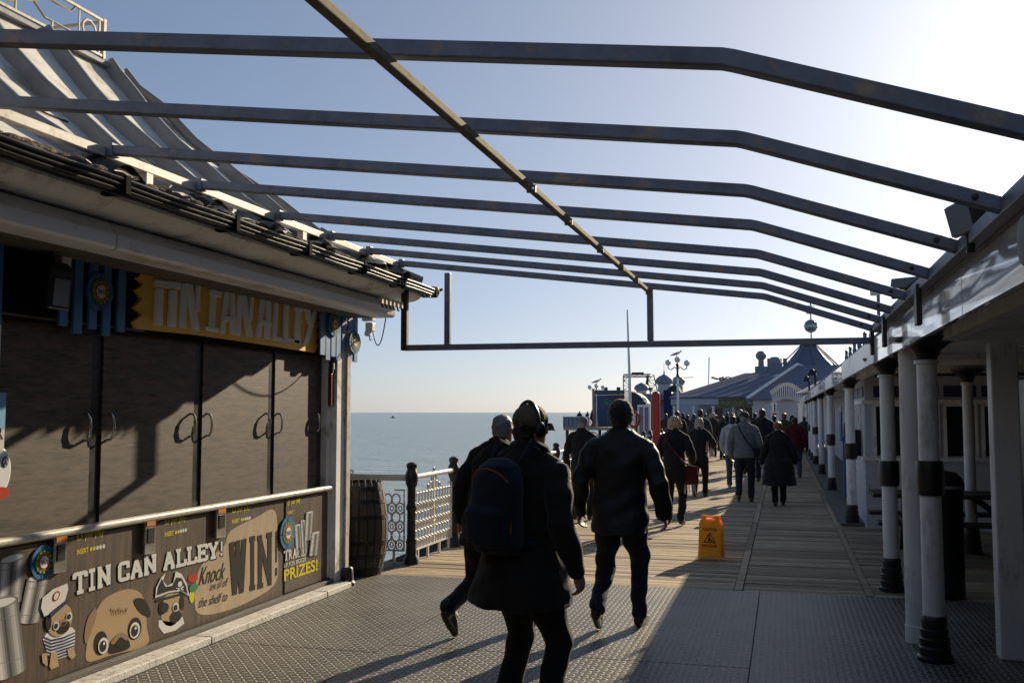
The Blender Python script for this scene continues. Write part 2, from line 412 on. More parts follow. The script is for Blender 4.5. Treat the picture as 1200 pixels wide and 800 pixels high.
# text turned into plain meshes in a scratch scene
_TXT = {}
def text_mesh(s, bold=0.0):
    k = (s, bold)
    if k in _TXT: return _TXT[k]
    sc = bpy.data.scenes.new('scratch')
    cu = bpy.data.curves.new('t', 'FONT'); cu.body = s; cu.size = 1; cu.offset = bold; cu.resolution_u = 3
    ob = bpy.data.objects.new('t', cu); sc.collection.objects.link(ob)
    sc.view_layers[0].update(); dg = sc.view_layers[0].depsgraph
    me = bpy.data.meshes.new_from_object(ob.evaluated_get(dg))
    V = np.array([v.co[:] for v in me.vertices]); F = [tuple(p.vertices) for p in me.polygons]
    lo, hi = V.min(0), V.max(0)
    V = (V[:, :2] - lo[:2]) / (hi[:2] - lo[:2])
    bpy.data.meshes.remove(me); bpy.data.objects.remove(ob); bpy.data.curves.remove(cu); bpy.data.scenes.remove(sc)
    _TXT[k] = (V, F); return _TXT[k]
def put_text(mb, s, quad, mat, bold=0.0):
    """quad: world corners bottom-left, bottom-right, top-right, top-left"""
    V, F = text_mesh(s, bold); a, b, c, d = [Vector(q) for q in quad]
    mb.mat(mat).add([a * (1 - u) * (1 - v) + b * u * (1 - v) + c * u * v + d * (1 - u) * v for u, v in V], F)
rnd = random.Random(7)
# ------------------------------------------------------------------ setting: sea, pier deck
o = MB('sea_water').add([(-25000, -3000, -7.5), (25000, -3000, -7.5), (25000, 45000, -7.5), (-25000, 45000, -7.5)], [(0, 1, 2, 3)]).build('sea'); struct(o)
EDGE_Y = 9.74
LEFT_X = -4.12
b = MB('tread_plate')
xs = [LEFT_X - 0.35, -2.80, -0.245, 2.30, 4.9, 8.0]
ys = [-4.0, -0.2, 2.4, 5.05, 7.69, EDGE_Y]
for i in range(len(xs) - 1):
    for j in range(len(ys) - 1):
        dy = 0.0 if i != 1 else 0.0
        y0, y1 = ys[j], ys[j + 1]
        if i == 1:
            y0 = y0 - 0.85 if j else y0; y1 = y1 - 0.85 if j < len(ys) - 2 else y1
        if i == 0 and j: y0 = max(y0 - 1.1, ys[0])
        if i == 0 and j < len(ys) - 2: y1 = y1 - 1.1
        b.span((xs[i] + 0.004, y0 + 0.004, -0.012), (xs[i + 1] - 0.004, y1 - 0.004, rnd.uniform(-0.001, 0.001)))
struct(b.build('steel_plate_floor'))
b = MB('void').span((-4.5, -4, -0.5), (8.0, 62, -0.045))
struct(b.build('pier_underdeck'))
# timber deck: boards across the pier in lanes, every board its own strip
b = MB('deck_boards')
lanes = [(-4.12, -2.45), (-2.44, -0.49), (-0.40, 0.70), (0.78, 3.4), (3.42, 8.0)]
for (x0, x1) in lanes:
    y = EDGE_Y + 0.012
    while y < 62:
        w = rnd.uniform(0.115, 0.15)
        z = rnd.uniform(-0.008, 0.0) - 0.002
        t = rnd.uniform(-0.003, 0.003)
        b.add([(x0 + rnd.uniform(0, .01), y, -0.04), (x1, y, -0.04), (x1, y + w, -0.04), (x0, y + w, -0.04), (x0, y, z + t), (x1, y, z - t), (x1, y + w, z - t + 0.001), (x0, y + w, z + t)],
              [(4, 5, 6, 7), (0, 1, 5, 4), (3, 7, 6, 2), (0, 4, 7, 3), (1, 2, 6, 5)])
        y += w + rnd.uniform(0.006, 0.016) + (rnd.random() < 0.06) * 0.012
for x0, x1 in ((-0.482, -0.408), (0.708, 0.772)):
    y = EDGE_Y + 0.01
    while y < 62:
        L_ = rnd.uniform(2.6, 3.6)
        b.span((x0, y, -0.04), (x1, y + L_ - 0.01, 0.004)); y += L_
struct(b.build('timber_deck'))
# raised painted walkway strip under the arcade columns
b = MB('grey_timber')
y = 15.6
while y < 60:
    b.span((0.80, y, -0.03), (3.4, y + 0.20, 0.045)); y += 0.206
struct(b.build('arcade_step'))

# ------------------------------------------------------------------ the shuttered stall on the left
WX = -4.30                      # door plane
st = thing('market_stall', (WX - 1, 4.5, 0), 'shuttered fairground stall with dark plywood doors under a sheet metal mansard roof', 'stall')
b = MB('void')
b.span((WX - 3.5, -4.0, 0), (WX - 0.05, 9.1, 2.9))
b.build('wall', parent=st)
# doors: Y spans
jam = [1.05, 2.18, 3.31, 4.40, 5.50, 6.66, 7.78, 8.72]
for i in range(len(jam) - 1):
    y0, y1 = jam[i] + 0.055, jam[i + 1] - 0.055
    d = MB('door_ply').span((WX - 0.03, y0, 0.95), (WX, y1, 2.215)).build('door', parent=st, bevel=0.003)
    sides = (y1 - 0.045,) if i == 6 else (y0 + 0.06, y1 - 0.05)
    if i == 3: sides = (y1 - 0.06,)
    if i == 6: sides = (y0 + 0.05, y1 - 0.05)
    for hy in sides:
        h = MB('steel_handle'); z0, z1 = 1.50, 1.67
        pts = [(WX, hy, z0), (WX + 0.03, hy, z0 + 0.004), (WX + 0.045, hy, z0 + 0.03), (WX + 0.05, hy, (z0 + z1) / 2), (WX + 0.045, hy, z1 - 0.03), (WX + 0.03, hy, z1 - 0.004), (WX, hy, z1)]
        h.tube(pts, 0.009, 8).build('handle', parent=d, smooth=True)
for y in jam: MB('black_plastic').span((WX - 0.045, y - 0.05, 0.95), (WX - 0.012, y + 0.05, 2.215)).build('door_jamb', parent=st, bevel=0.003)
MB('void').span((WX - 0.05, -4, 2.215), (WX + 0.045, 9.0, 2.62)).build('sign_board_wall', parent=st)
MB('dark_soffit').span((WX + 0.02, 3.3, 2.232), (WX + 0.055, 5.9, 2.246)).build('head_trim', parent=st)
# counter front below the doors
MB('grey_timber').span((WX - 0.05, -3, 0.0), (WX + 0.045, 8.98, 0.93)).build('counter_front', parent=st)
MB('grey_timber').span((WX + 0.045, -3, 0.0), (WX + 0.10, 8.9, 0.085)).build('skirting', parent=st, bevel=0.004)
b = MB('pale_rail').tube([(WX + 0.07, -3, 0.955), (WX + 0.07, 8.95, 0.955)], 0.026, 14); b.build('counter_rail', parent=st, smooth=True)
MB('dark_wood').span((WX - 0.01, -3, 0.925), (WX + 0.052, 8.95, 0.945)).build('counter_shelf', parent=st)
b = MB('concrete_sill')
y = -3.0
while y < 8.9:
    b.span((WX + 0.105, y, 0), (WX + 0.26, min(y + 1.9, 8.93) - 0.008, 0.055)); y += 1.9
b.build('stone_kerb', parent=st, bevel=0.008)
# corner post with pilaster strips
b = MB('white_paint')
b.span((WX - 0.25, 8.78, 0.1), (WX + 0.05, 9.10, 2.56))
b.span((WX + 0.05, 8.86, 0.06), (WX + 0.11, 9.10, 2.54))
b.build('corner_post', parent=st, bevel=0.006)
b = MB('pale_rail')
b.span((WX + 0.02, 9.1, 0.1), (WX + 0.13, 9.13, 2.5)); b.span((WX + 0.115, 9.045, 0.1), (WX + 0.135, 9.10, 2.5))
b.tube([(WX + 0.09, 9.16, 0.1), (WX + 0.09, 9.16, 2.5)], 0.028, 10)
b.build('downpipe', parent=st, smooth=True)
MB('black_iron').lathe([(0.075, 0), (0.08, 0.03), (0.06, 0.05), (0.055, 0.16), (0.04, 0.18)], (WX + 0.17, 9.02, 0), 12).build('post_shoe', parent=st, smooth=True)
# eaves: profile pieces, extruded along Y
def run(name, mat, prof, y0, y1, parent, smooth=True, ang=40):
    k = len(prof)
    return MB(mat).prism([(x, y0, z) for x, z in prof], (0, y1 - y0, 0)).build(name, parent=parent, smooth=smooth, angle=ang)
Y0 = -4.0
run('soffit', 'dark_soffit', [(WX - 0.1, 2.63), (-3.82, 2.615), (-3.82, 2.66), (WX - 0.1, 2.67)], Y0, 9.12, st)
box = [(-3.86, 2.605), (-3.665, 2.60), (-3.645, 2.612), (-3.64, 2.622), (-3.64, 2.685), (-3.646, 2.692), (-3.70, 2.762), (-3.72, 2.768), (-3.86, 2.77)]
run('shutter_box', 'white_cassette', box, Y0, 4.78, st); run('shutter_box', 'white_cassette', box, 4.80, 8.98, st)
cove = [(-3.88, 2.785), (-3.66, 2.782), (-3.60, 2.785), (-3.55, 2.795), (-3.51, 2.815), (-3.485, 2.84), (-3.475, 2.87), (-3.475, 2.90), (-3.9, 2.90)]
run('cove_moulding', 'white_paint', cove, Y0, 4.55, st, ang=25); run('cove_moulding', 'white_paint', cove, 4.555, 9.30, st, ang=25)
gut = []
for k in range(13):
    a = math.pi + math.pi * k / 12; gut.append((-3.40 + 0.055 * math.cos(a), 2.905 + 0.062 * math.sin(a)))
for k in range(12, -1, -1):
    a = math.pi + math.pi * k / 12; gut.append((-3.40 + 0.049 * math.cos(a), 2.907 + 0.055 * math.sin(a)))
g = run('gutter', 'black_plastic', gut, Y0, 9.36, st)
b = MB('black_plastic')
for k, (dx, dz, r) in enumerate([(0.062, -0.03, .008), (0.066, 0.0, .011), (0.052, -0.055, .009), (0.03, -0.075, .008)]):
    pts = [(-3.40 + dx, y, 2.905 + dz - 0.006 * math.sin((y + k) * 2.9) ** 2) for y in np.arange(-1, 9.35, 0.25)]
    b.tube(pts, r, 6)
b.build('cable_run', parent=st, smooth=True)
for y in (2.4, 3.45, 4.45, 5.55, 6.55, 7.55, 8.45, 9.30):
    b = MB('void').span((-3.475, y - 0.025, 2.83), (-3.325, y + 0.025, 2.842)); b.span((-3.335, y - 0.02, 2.83), (-3.32, y + 0.02, 2.93)); b.tube([(-3.47, y, 2.84), (-3.47, y, 2.95)], 0.012, 6)
    b.tube([(-3.40, y - 0.03, 2.845), (-3.40, y + 0.03, 2.845)], 0.02, 8)
    b.build('gutter_bracket', parent=g)
b = MB('black_plastic').lathe([(0.0, -0.05), (0.045, -0.045), (0.07, 0.0), (0.06, 0.05), (0.0, 0.07)], (-3.40, 9.40, 2.885), 14); b.tube([(-3.38, 9.42, 2.9), (-3.34, 9.5, 2.93)], 0.015, 6); b.build('gutter_end', parent=g, smooth=True)
# roof: concave mansard, hipped at the far corner
PROF = [(-3.45, 2.95), (-3.80, 3.09), (-4.15, 3.30), (-4.46, 3.56), (-4.78, 3.82), (-5.02, 4.06), (-5.22, 4.30), (-5.36, 4.46), (-5.44, 4.57)]
CY = 9.12
def roof_pt(i, Y): x, z = PROF[i]; return (x, min(Y, CY + (x + 3.45)), z)
b = MB('roof_sheet'); n = len(PROF); vs = []; fs = []
ysr = [Y0] + [i * 0.25 for i in range(0, 36)] + [20]
for i in range(n):
    for Y in ysr: 
        p = roof_pt(i, Y); k = noise.noise(Vector((p[0] * 3, p[1] * 2.2, p[2] * 3))) * 0.012
        vs.append((p[0] + k, p[1], p[2] + k))
m = len(ysr)
for i in range(n - 1):
    for j in range(m - 1): fs.append((i * m + j, i * m + j + 1, (i + 1) * m + j + 1, (i + 1) * m + j))
b.add(vs, fs)
# return slope round the hip
vs = []; fs = []
for i in range(n):
    x, z = PROF[i]; yy = CY + (x + 3.45); vs += [(x, yy, z), (WX - 3.5, yy, z)]
for i in range(n - 1): fs.append((2 * i, 2 * i + 1, 2 * i + 3, 2 * i + 2))
b.add(vs, fs)
b.span((WX - 3.5, Y0, 4.5), (-5.44, CY - 1.99, 4.57))
roof = b.build('roof', parent=st, smooth=True, angle=50)
# rolled ribs up the slope, darker grey painting in their shaded faces
RIBS = [1.60, 2.35, 3.12, 3.90, 4.66, 5.43, 6.20, 6.95, 7.65, 8.30]
for Y in RIBS:
    pts = []
    for i in range(n):
        x, z = PROF[i]
        if Y > CY + (x + 3.45) - 0.03: break
        pts.append((x + 0.02, Y, z + 0.028))
    pts = pts[1:]
    if len(pts) < 2: continue
    pr = [Vector(p) for p in pts]; vs = []; fs = []
    for i, p in enumerate(pr):
        t = (pr[min(i + 1, len(pr) - 1)] - pr[max(i - 1, 0)]).normalized(); nm_ = Vector((-t.z, 0, t.x)); nm_ = nm_ if nm_.z > 0 else -nm_
        wob = 0.006 * math.sin(i * 2.1 + Y * 5)
        for (a, c) in ((-.042, -.05), (-.030, .055), (-.012, .072), (.012, .072), (.030, .055), (.042, -.05)): vs.append(p + Vector((0, a + wob, 0)) + nm_ * c)
    for i in range(len(pr) - 1):
        for j in range(6): fs.append((6 * i + j, 6 * i + (j + 1) % 6, 6 * i + 6 + (j + 1) % 6, 6 * i + 6 + j))
    fs += [tuple(range(6)), tuple(range(6 * len(pr) - 6, 6 * len(pr)))]
    MB('roof_edge').add(vs, fs).build('roof_rib', parent=roof, smooth=True)
MB('roof_edge').tube([(x + 0.02, CY + x + 3.45 + 0.02, z + 0.03 + 0.02 * math.sin(i * 2.4)) for i, (x, z) in enumerate(PROF)], 0.045, 8).build('hip_capping', parent=roof, smooth=True)
# lapped sheet edges
b = MB('ink_black')
for (ya, yb, za) in ((3.86, 4.30, 4.30), (4.92, 5.34, 4.1), (4.9, 5.3, 3.55)):
    def rx(z):
        for i in range(n - 1):
            if PROF[i][1] <= z <= PROF[i + 1][1]:
                t = (z - PROF[i][1]) / (PROF[i + 1][1] - PROF[i][1]); return PROF[i][0] + t * (PROF[i + 1][0] - PROF[i][0])
    b = MB('ink_black'); b.tube([(rx(za + 0.00) + 0.012, ya, za + 0.012), (rx(za - 0.02) + 0.014, (ya + yb) / 2, za - 0.008), (rx(za - 0.01) + 0.012, yb, za)], 0.006, 5)
    b.build('sheet_lap', parent=roof)
# cornice of the roof crest and iron cresting
MB('roof_edge').span((-5.56, Y0, 4.55), (-5.37, CY - 2.02, 4.59)).build('crest_cornice', parent=roof, bevel=0.006)
b = MB('moss')
def blob(y, s):
    x = -3.48 - rnd.uniform(0, 0.14); b.ball((x, y, 2.955 + (-3.45 - x) * 0.4), s, 7, 5, (1, 1.6, 0.55))
y = 0.5
while y < 9.2:
    blob(y, rnd.uniform(0.018, 0.042)); y += rnd.uniform(0.02, 0.06)
b.build('eaves_moss', parent=roof, smooth=True)
b = MB('black_iron')
for y in (4.62, 5.55, 6.35, 7.15, 8.15, 8.75):
    vs = []; fs = []
    for i in range(9):
        for j in range(6):
            u, v = i / 8, j / 5
            vs.append((-3.44 - 0.30 * v, y + (u - 0.5) * 0.38, 2.965 + 0.13 * v + 0.05 * math.sin(math.pi * u) + 0.02 * math.sin(7 * u + 5 * v + y)))
    for i in range(8):
        for j in range(5): fs.append((i * 6 + j, (i + 1) * 6 + j, (i + 1) * 6 + j + 1, i * 6 + j + 1))
    b = MB('black_iron').add(vs, fs)
    b.build('lifted_lead_flashing', parent=roof, smooth=True)
cr = thing('roof_cresting', (-5.41, 3.5, 4.59), 'ornamental iron cresting with scrolls along the top of the stall roof', 'railing')
b = MB('cream_paint')
RX, RZ0, RZ1 = -5.41, 4.63, 4.93; ye = CY - 2.25
b.bar((RX, Y0, RZ0), (RX, ye, RZ0), 0.025, 0.02); b.bar((RX, Y0, RZ1), (RX, ye, RZ1), 0.025, 0.02)
b.bar((RX, ye, RZ0 - 0.05), (RX, ye, RZ1 + 0.02), 0.03, 0.03); b.bar((RX, ye, RZ1), (RX - 1.4, ye, RZ1), 0.025, 0.02); b.bar((RX, ye, RZ0), (RX - 1.4, ye, RZ0), 0.025, 0.02)
b.build('rails', parent=cr)
def cresting_unit(y):
    b = MB('cream_paint'); zc = (RZ0 + RZ1) / 2
    def P(u, w): return (RX, y + u, zc + w)
    for s in (-1, 1):
        b.tube([P(-0.42, 0.10 * s), P(-0.24, 0.10 * s), P(-0.12, 0.025 * s), P(0.0, 0.0), P(0.12, -0.08 * s), P(0.24, -0.08 * s), P(0.40, -0.08 * s), P(0.46, 0.145 * -s)], 0.010, 5)
        b.tube([P(-0.18, 0.15 * s), P(-0.18, 0.06 * s)], 0.010, 5); b.tube([P(0.2, 0.15 * s), P(0.2, 0.08 * s)], 0.010, 5)
    sp = [P(0.60 + (0.11 - 0.010 * k) * math.cos(k * 0.6), (0.12 - 0.011 * k) * math.sin(k * 0.6)) for k in range(11)]
    b.tube(sp, 0.011, 5); b.tube([P(0.74, -0.15), P(0.74, 0.15)], 0.012, 5); b.tube([P(0.50, -0.15), P(0.50, 0.15)], 0.008, 5)
    return b.build('scroll_panel', parent=cr, smooth=True)
for k in range(8): cresting_unit(ye - 0.80 - 1.22 * k)

# sign over the doors
SX = WX + 0.075
def SW(x, y, X=SX): return on_x(x, y, X)
sg = thing('shop_sign', (SX, 7.2, 2.2), 'mustard board sign with white plank letters TIN CAN ALLEY above the doors', 'sign')
top = [(165, 313), (230, 324), (300, 339), (376, 357)]
zz = [(376, 357), (372, 364), (376, 370), (372, 376), (376, 381), (371, 388), (375, 393), (370, 400), (374, 405), (369, 413)]
bot = [(369, 413), (300, 402), (230, 392), (160, 385)]
zl = [(160, 385), (157, 377), (167, 369), (158, 360), (167, 350), (160, 340), (168, 333), (161, 325), (170, 319), (165, 313)]
poly = [SW(*p) for p in top[:-1] + zz[:-1] + bot[:-1] + zl[:-1]]
MB('yellow_board').prism(poly, (-0.03, 0, 0)).build('board', parent=sg)
def ZP(zx, zy): return 160 + zx / 4.615, 300 + zy / 4.615
planks = [[(100, 146, 240, 162, 55), (130, 176, 122, 372, 46), (205, 186, 196, 382, 44)],
          [(262, 150, 252, 388, 40), (287, 150, 325, 398, 42), (338, 160, 334, 300, 26)],
          [(420, 175, 408, 408, 38), (400, 196, 462, 206, 42), (378, 388, 448, 402, 28)],
          [(492, 195, 468, 418, 30), (520, 195, 526, 425, 30), (476, 336, 542, 344, 38)],
          [(562, 210, 552, 430, 30), (582, 212, 616, 436, 34), (628, 220, 618, 350, 22)],
          [(686, 230, 662, 442, 33), (716, 236, 710, 450, 33), (670, 352, 732, 372, 34)],
          [(758, 245, 748, 455, 28), (738, 442, 796, 452, 28)],
          [(816, 258, 808, 462, 28), (798, 450, 856, 458, 28)],
          [(880, 272, 868, 472, 34), (856, 284, 904, 292, 26), (866, 355, 896, 360, 22), (848, 460, 892, 467, 26)],
          [(925, 285, 945, 372, 26), (970, 295, 914, 480, 28)]]
k = 0
for L_ in planks:
    b = MB('plank_white')
    for (x0, y0, x1, y1, w) in L_:
        off = 0.012 + 0.006 * (k % 3); k += 1
        p, q = SW(*ZP(x0, y0), SX + off), SW(*ZP(x1, y1), SX + off)
        # plank width in metres at that distance
        wm = w / 4.615 * p.y / 1160 * 1.03
        if abs(x1 - x0) < abs(y1 - y0): wm = abs(SW(*ZP(x0 + w, y0)).y - SW(*ZP(x0, y0)).y)
        wm *= 0.84
        d = (q - p); d.x = 0; L2 = d.length; d.normalize(); s_ = Vector((0, -d.z, d.y))
        vert = abs(x1 - x0) < abs(y1 - y0)
        s_ = Vector((0, 1, 0)) * (wm / 2) if vert else Vector((0, 0, 1)) * (wm / 2)
        b.prism([p - s_, p + s_, q + s_, q - s_], (-0.022, 0, 0))
    b.build('letter', parent=sg, bevel=0.003)

# blue picket panels with round emblems
def emblem(b, cx, cy, rx, ry, X, parent_name='emblem'):
    """rings of the round badge: px centre on plane X"""
    c = on_x(cx, cy, X); ryw = abs(on_x(cx, cy - ry, X).z - c.z); rxw = abs(on_x(cx + rx, cy, X).y - c.y)
    def disc(f, mat, off, g=1.0, nn=28, t=0.006):
        b.mat(mat).prism([(X + off, c.y + rxw * f * math.cos(a) * g, c.z + ryw * f * math.sin(a)) for a in [2 * math.pi * i / nn for i in range(nn)]], (-t, 0, 0))
    disc(1.0, 'ink_blue', 0.012, t=0.012); disc(0.74, 'ink_navy', 0.0135); disc(0.70, 'ink_green', 0.015); disc(0.50, 'ink_orange', 0.0165); disc(0.44, 'ink_red', 0.018); disc(0.36, 'ink_white', 0.0195)
    for a in range(4):
        an = a * math.pi / 2 + math.pi / 4 * 0
        b.mat('ink_black').box((X + 0.0165, c.y + rxw * 0.85 * math.cos(an), c.z + ryw * 0.85 * math.sin(an)), (0.002, 0.004 if a % 2 else rxw * 0.28, ryw * 0.28 if a % 2 else 0.004))
    for i in range(12):
        an = 2 * math.pi * i / 12
        b.mat('ink_yellow').box((X + 0.0172, c.y + rxw * 0.60 * math.cos(an), c.z + ryw * 0.60 * math.sin(an)), (0.002, 0.009, 0.009))
    y0, y1, z0, z1 = c.y - rxw * .31, c.y + rxw * .31, c.z - ryw * .12, c.z + ryw * .12
    put_text(b, 'TRADE', [(X + 0.021, y0, z0), (X + 0.021, y1, z0), (X + 0.021, y1, z1), (X + 0.021, y0, z1)], 'ink_navy', 0.02)
def slats(label, spec, embl, X=WX + 0.07):
    t = thing('picket_panel', on_x(spec[0][0], spec[0][2], X), label, 'sign', 'blue picket panels beside the stall sign')
    for (x, yt, yb, w) in spec:
        a, c = on_x(x, yt, X), on_x(x, yb, X); ww = abs(on_x(x + w, yt, X).y - a.y)
        MB('slat_blue').span((X - 0.018, a.y - ww / 2, c.z), (X + rnd.uniform(0, 0.006), a.y + ww / 2, a.z)).build('slat', parent=t, bevel=0.003)
    for e in embl:
        b = MB('ink_blue'); emblem(b, *e, X + 0.01); b.build('emblem', parent=t)
slats('blue slatted panel with one round emblem left of the mustard sign', [(77, 292, 382, 10), (93, 300, 391, 10), (111, 298, 386, 9), (127, 306, 394, 9), (144, 305, 389, 9)], [(116, 342, 15, 22)])
slats('blue slatted panel with two emblems between the mustard sign and the corner post', [(379, 362, 416, 6), (385, 358, 422, 5), (391, 366, 418, 5), (397, 362, 422, 5), (404, 366, 412, 5), (411, 366, 420, 5), (417, 372, 424, 4)], [(391, 380, 7, 14)], WX + 0.13)
t = [o for o in COL.objects if o.name.startswith('picket_panel')][-1]
b = MB('ink_blue'); emblem(b, 415, 401, 6.5, 13, WX + 0.15); b.build('emblem', parent=t)
slats('blue slat panel at the left edge beyond the wall speaker', [(-28, 255, 372, 12), (-10, 262, 377, 12), (1, 268, 381, 9)], [])

# wall speaker
p = on_x(62, 340, WX + 0.14)
sp = thing('wall_speaker', p, 'dark outdoor loudspeaker with pale grille hung from the stall soffit', 'speaker')
b = MB('black_plastic').prism([(p.x - 0.07, p.y - 0.10, p.z - 0.10), (p.x + 0.05, p.y - 0.10, p.z - 0.12), (p.x + 0.07, p.y - 0.10, p.z + 0.13), (p.x + 0.03, p.y - 0.10, p.z + 0.17), (p.x - 0.07, p.y - 0.10, p.z + 0.17)], (0, 0.19, 0)); b.build('housing', parent=sp, bevel=0.012)
MB('hall_grey').prism([(p.x + 0.054, p.y - 0.065, p.z - 0.095), (p.x + 0.054, p.y + 0.06, p.z - 0.095), (p.x + 0.068, p.y + 0.06, p.z + 0.06), (p.x + 0.068, p.y - 0.065, p.z + 0.06)], (0.005, 0, 0)).build('grille', parent=sp)
b = MB('black_iron').tube([(p.x - 0.02, p.y, p.z + 0.16), (p.x - 0.02, p.y, p.z + 0.36)], 0.012, 6); b.build('bracket', parent=sp)
p = on_x(71, 305, WX + 0.05)
j = tag(MB('white_cassette').box((p.x + 0.02, p.y, p.z), (0.05, 0.09, 0.17)).build('junction_box', bevel=0.005), 'small pale junction box on the dark fascia behind the loudspeaker', 'box')

# printed panels on the counter front
PXX = WX + 0.052
def A(x, y, k=1): return on_x(x, y, PXX + 0.0016 * k)
def smooth(pts, n=5):
    out = []; m_ = len(pts)
    for i in range(m_):
        p0, p1, p2, p3 = pts[i - 1], pts[i], pts[(i + 1) % m_], pts[(i + 2) % m_]
        for q in range(n):
            t = q / n
            out.append(tuple(0.5 * (2 * p1[c] + (p2[c] - p0[c]) * t + (2 * p0[c] - 5 * p1[c] + 4 * p2[c] - p3[c]) * t * t + (3 * p1[c] - p0[c] - 3 * p2[c] + p3[c]) * t ** 3) for c in (0, 1)))
    return out
def poly_art(b, mat, pts, k):
    if mat in ('ink_tan', 'ink_tan2', 'ink_brown', 'poster_pale') and 5 < len(pts) < 18: pts = smooth(pts)
    b.mat(mat).prism([A(x, y, k) for x, y in pts], (-0.0003, 0, 0))
def ell(cx, cy, rx, ry, rot=0, n=20, sl=-0.27):
    out = []
    for i in range(n):
        a = 2 * math.pi * i / n; u, v = rx * math.cos(a), ry * math.sin(a)
        x = u * math.cos(rot) - v * math.sin(rot); y = u * math.sin(rot) + v * math.cos(rot)
        out.append((cx + x, cy + y + sl * x))
    return out
def txt(b, s, bl, br, tr, tl, mat, k, bold=0.0): put_text(b, s, [A(*bl, k), A(*br, k), A(*tr, k), A(*tl, k)], mat, bold)
pa = thing('stall_poster', (PXX, 6, 0.08), 'long printed panel with pug dogs and the words TIN CAN ALLEY WIN under the counter', 'poster')
ya, yb = -1.0, 7.93
b = MB('poster_planks').span((PXX - 0.004, ya, 0.09), (PXX, yb, 0.915)); b.build('board', parent=pa)
b = MB('poster_pale')
poly_art(b, 'poster_pale', [(236, 662), (262, 640), (270, 622), (300, 606), (322, 598), (325, 640), (324, 680), (300, 700), (262, 716), (232, 718), (229, 690)], 0.5)
b.build('pale_ground', parent=pa)
# tins
def can(b, p0, p1, w, k, cols=('tin_1', 'tin_3', 'tin_6', 'tin_7', 'tin_5', 'tin_3', 'tin_1', 'tin_0', 'tin_1', 'tin_2', 'tin_4', 'tin_5', 'tin_3', 'tin_1')):
    """p0 bottom centre, p1 top centre in px; w half width"""
    dx, dy = p1[0] - p0[0], p1[1] - p0[1]; L_ = math.hypot(dx, dy); sx, sy = -dy / L_ * w, dx / L_ * w
    n = len(cols)
    for i, c in enumerate(cols):
        u0, u1 = -1 + 2 * i / n, -1 + 2 * (i + 1) / n
        def e(u): return 0.16 * w * (1 - u * u)
        q = []
        for u in (u0, u1): q.append((p0[0] + sx * u, p0[1] + sy * u + e(u) * 1.2 - 0.25 * sx * u))
        for u in (u1, u0): q.append((p1[0] + sx * u, p1[1] + sy * u + e(u) * 0.4 - 0.25 * sx * u))
        poly_art(b, c, q, k)
    poly_art(b, 'tin_b', ell(p1[0], p1[1], w, w * 0.33), k + 0.5); poly_art(b, 'tin_c', ell(p1[0], p1[1], w * .86, w * 0.25), k + 0.8)
    for f in (0.2, 0.8):
        cx, cy = p0[0] + dx * f, p0[1] + dy * f
        poly_art(b, 'tin_b', [(cx - w, cy + 0.25 * w), (cx, cy + 1.8), (cx + w, cy - 0.25 * w), (cx + w, cy - 0.25 * w + 0.5), (cx, cy + 2.4), (cx - w, cy + .25 * w + .5)], k + 0.3)
b = MB('tin_a')
can(b, (10, 706), (14, 654), 15, 1); can(b, (34, 728), (45, 676), 13, 2.5); can(b, (12, 790), (2, 706), 19, 4)
b.build('printed_tins', parent=pa)
b = MB('ink_blue'); emblem(b, 49, 658, 14, 20, PXX - 0.002); b.build('emblem', parent=pa)
for (x0, y0, x1, sc_, pr) in ((90, 636, 122, 1.0, '£3'), (193, 617, 218, .85, '£5'), (272, 603, 293, .75, '£2')):
    b = MB('ink_yellow'); dy = -(x1 - x0) * 0.22; h = 13 * sc_
    txt(b, pr + ' per play', (x0, y0), (x1, y0 + dy), (x1, y0 + dy - h * .8), (x0, y0 - h), 'ink_yellow', 1, 0.015)
    yy = y0 + 14 * sc_; h2 = 6.5 * sc_
    txt(b, 'INSERT', (x0, yy), (x0 + (x1 - x0) * .42, yy + dy * .42), (x0 + (x1 - x0) * .42, yy + dy * .42 - h2), (x0, yy - h2), 'ink_yellow', 1, 0.03)
    for q in range(5):
        cx = x0 + (x1 - x0) * (0.53 + 0.115 * q)
        poly_art(b, 'ink_yellow' if q < 2 else 'ink_white', ell(cx, yy - h2 / 2 + dy * (0.53 + .115 * q), 1.5 * sc_, 2.6 * sc_, n=12), 1)
    b.build('price_lettering', parent=pa)
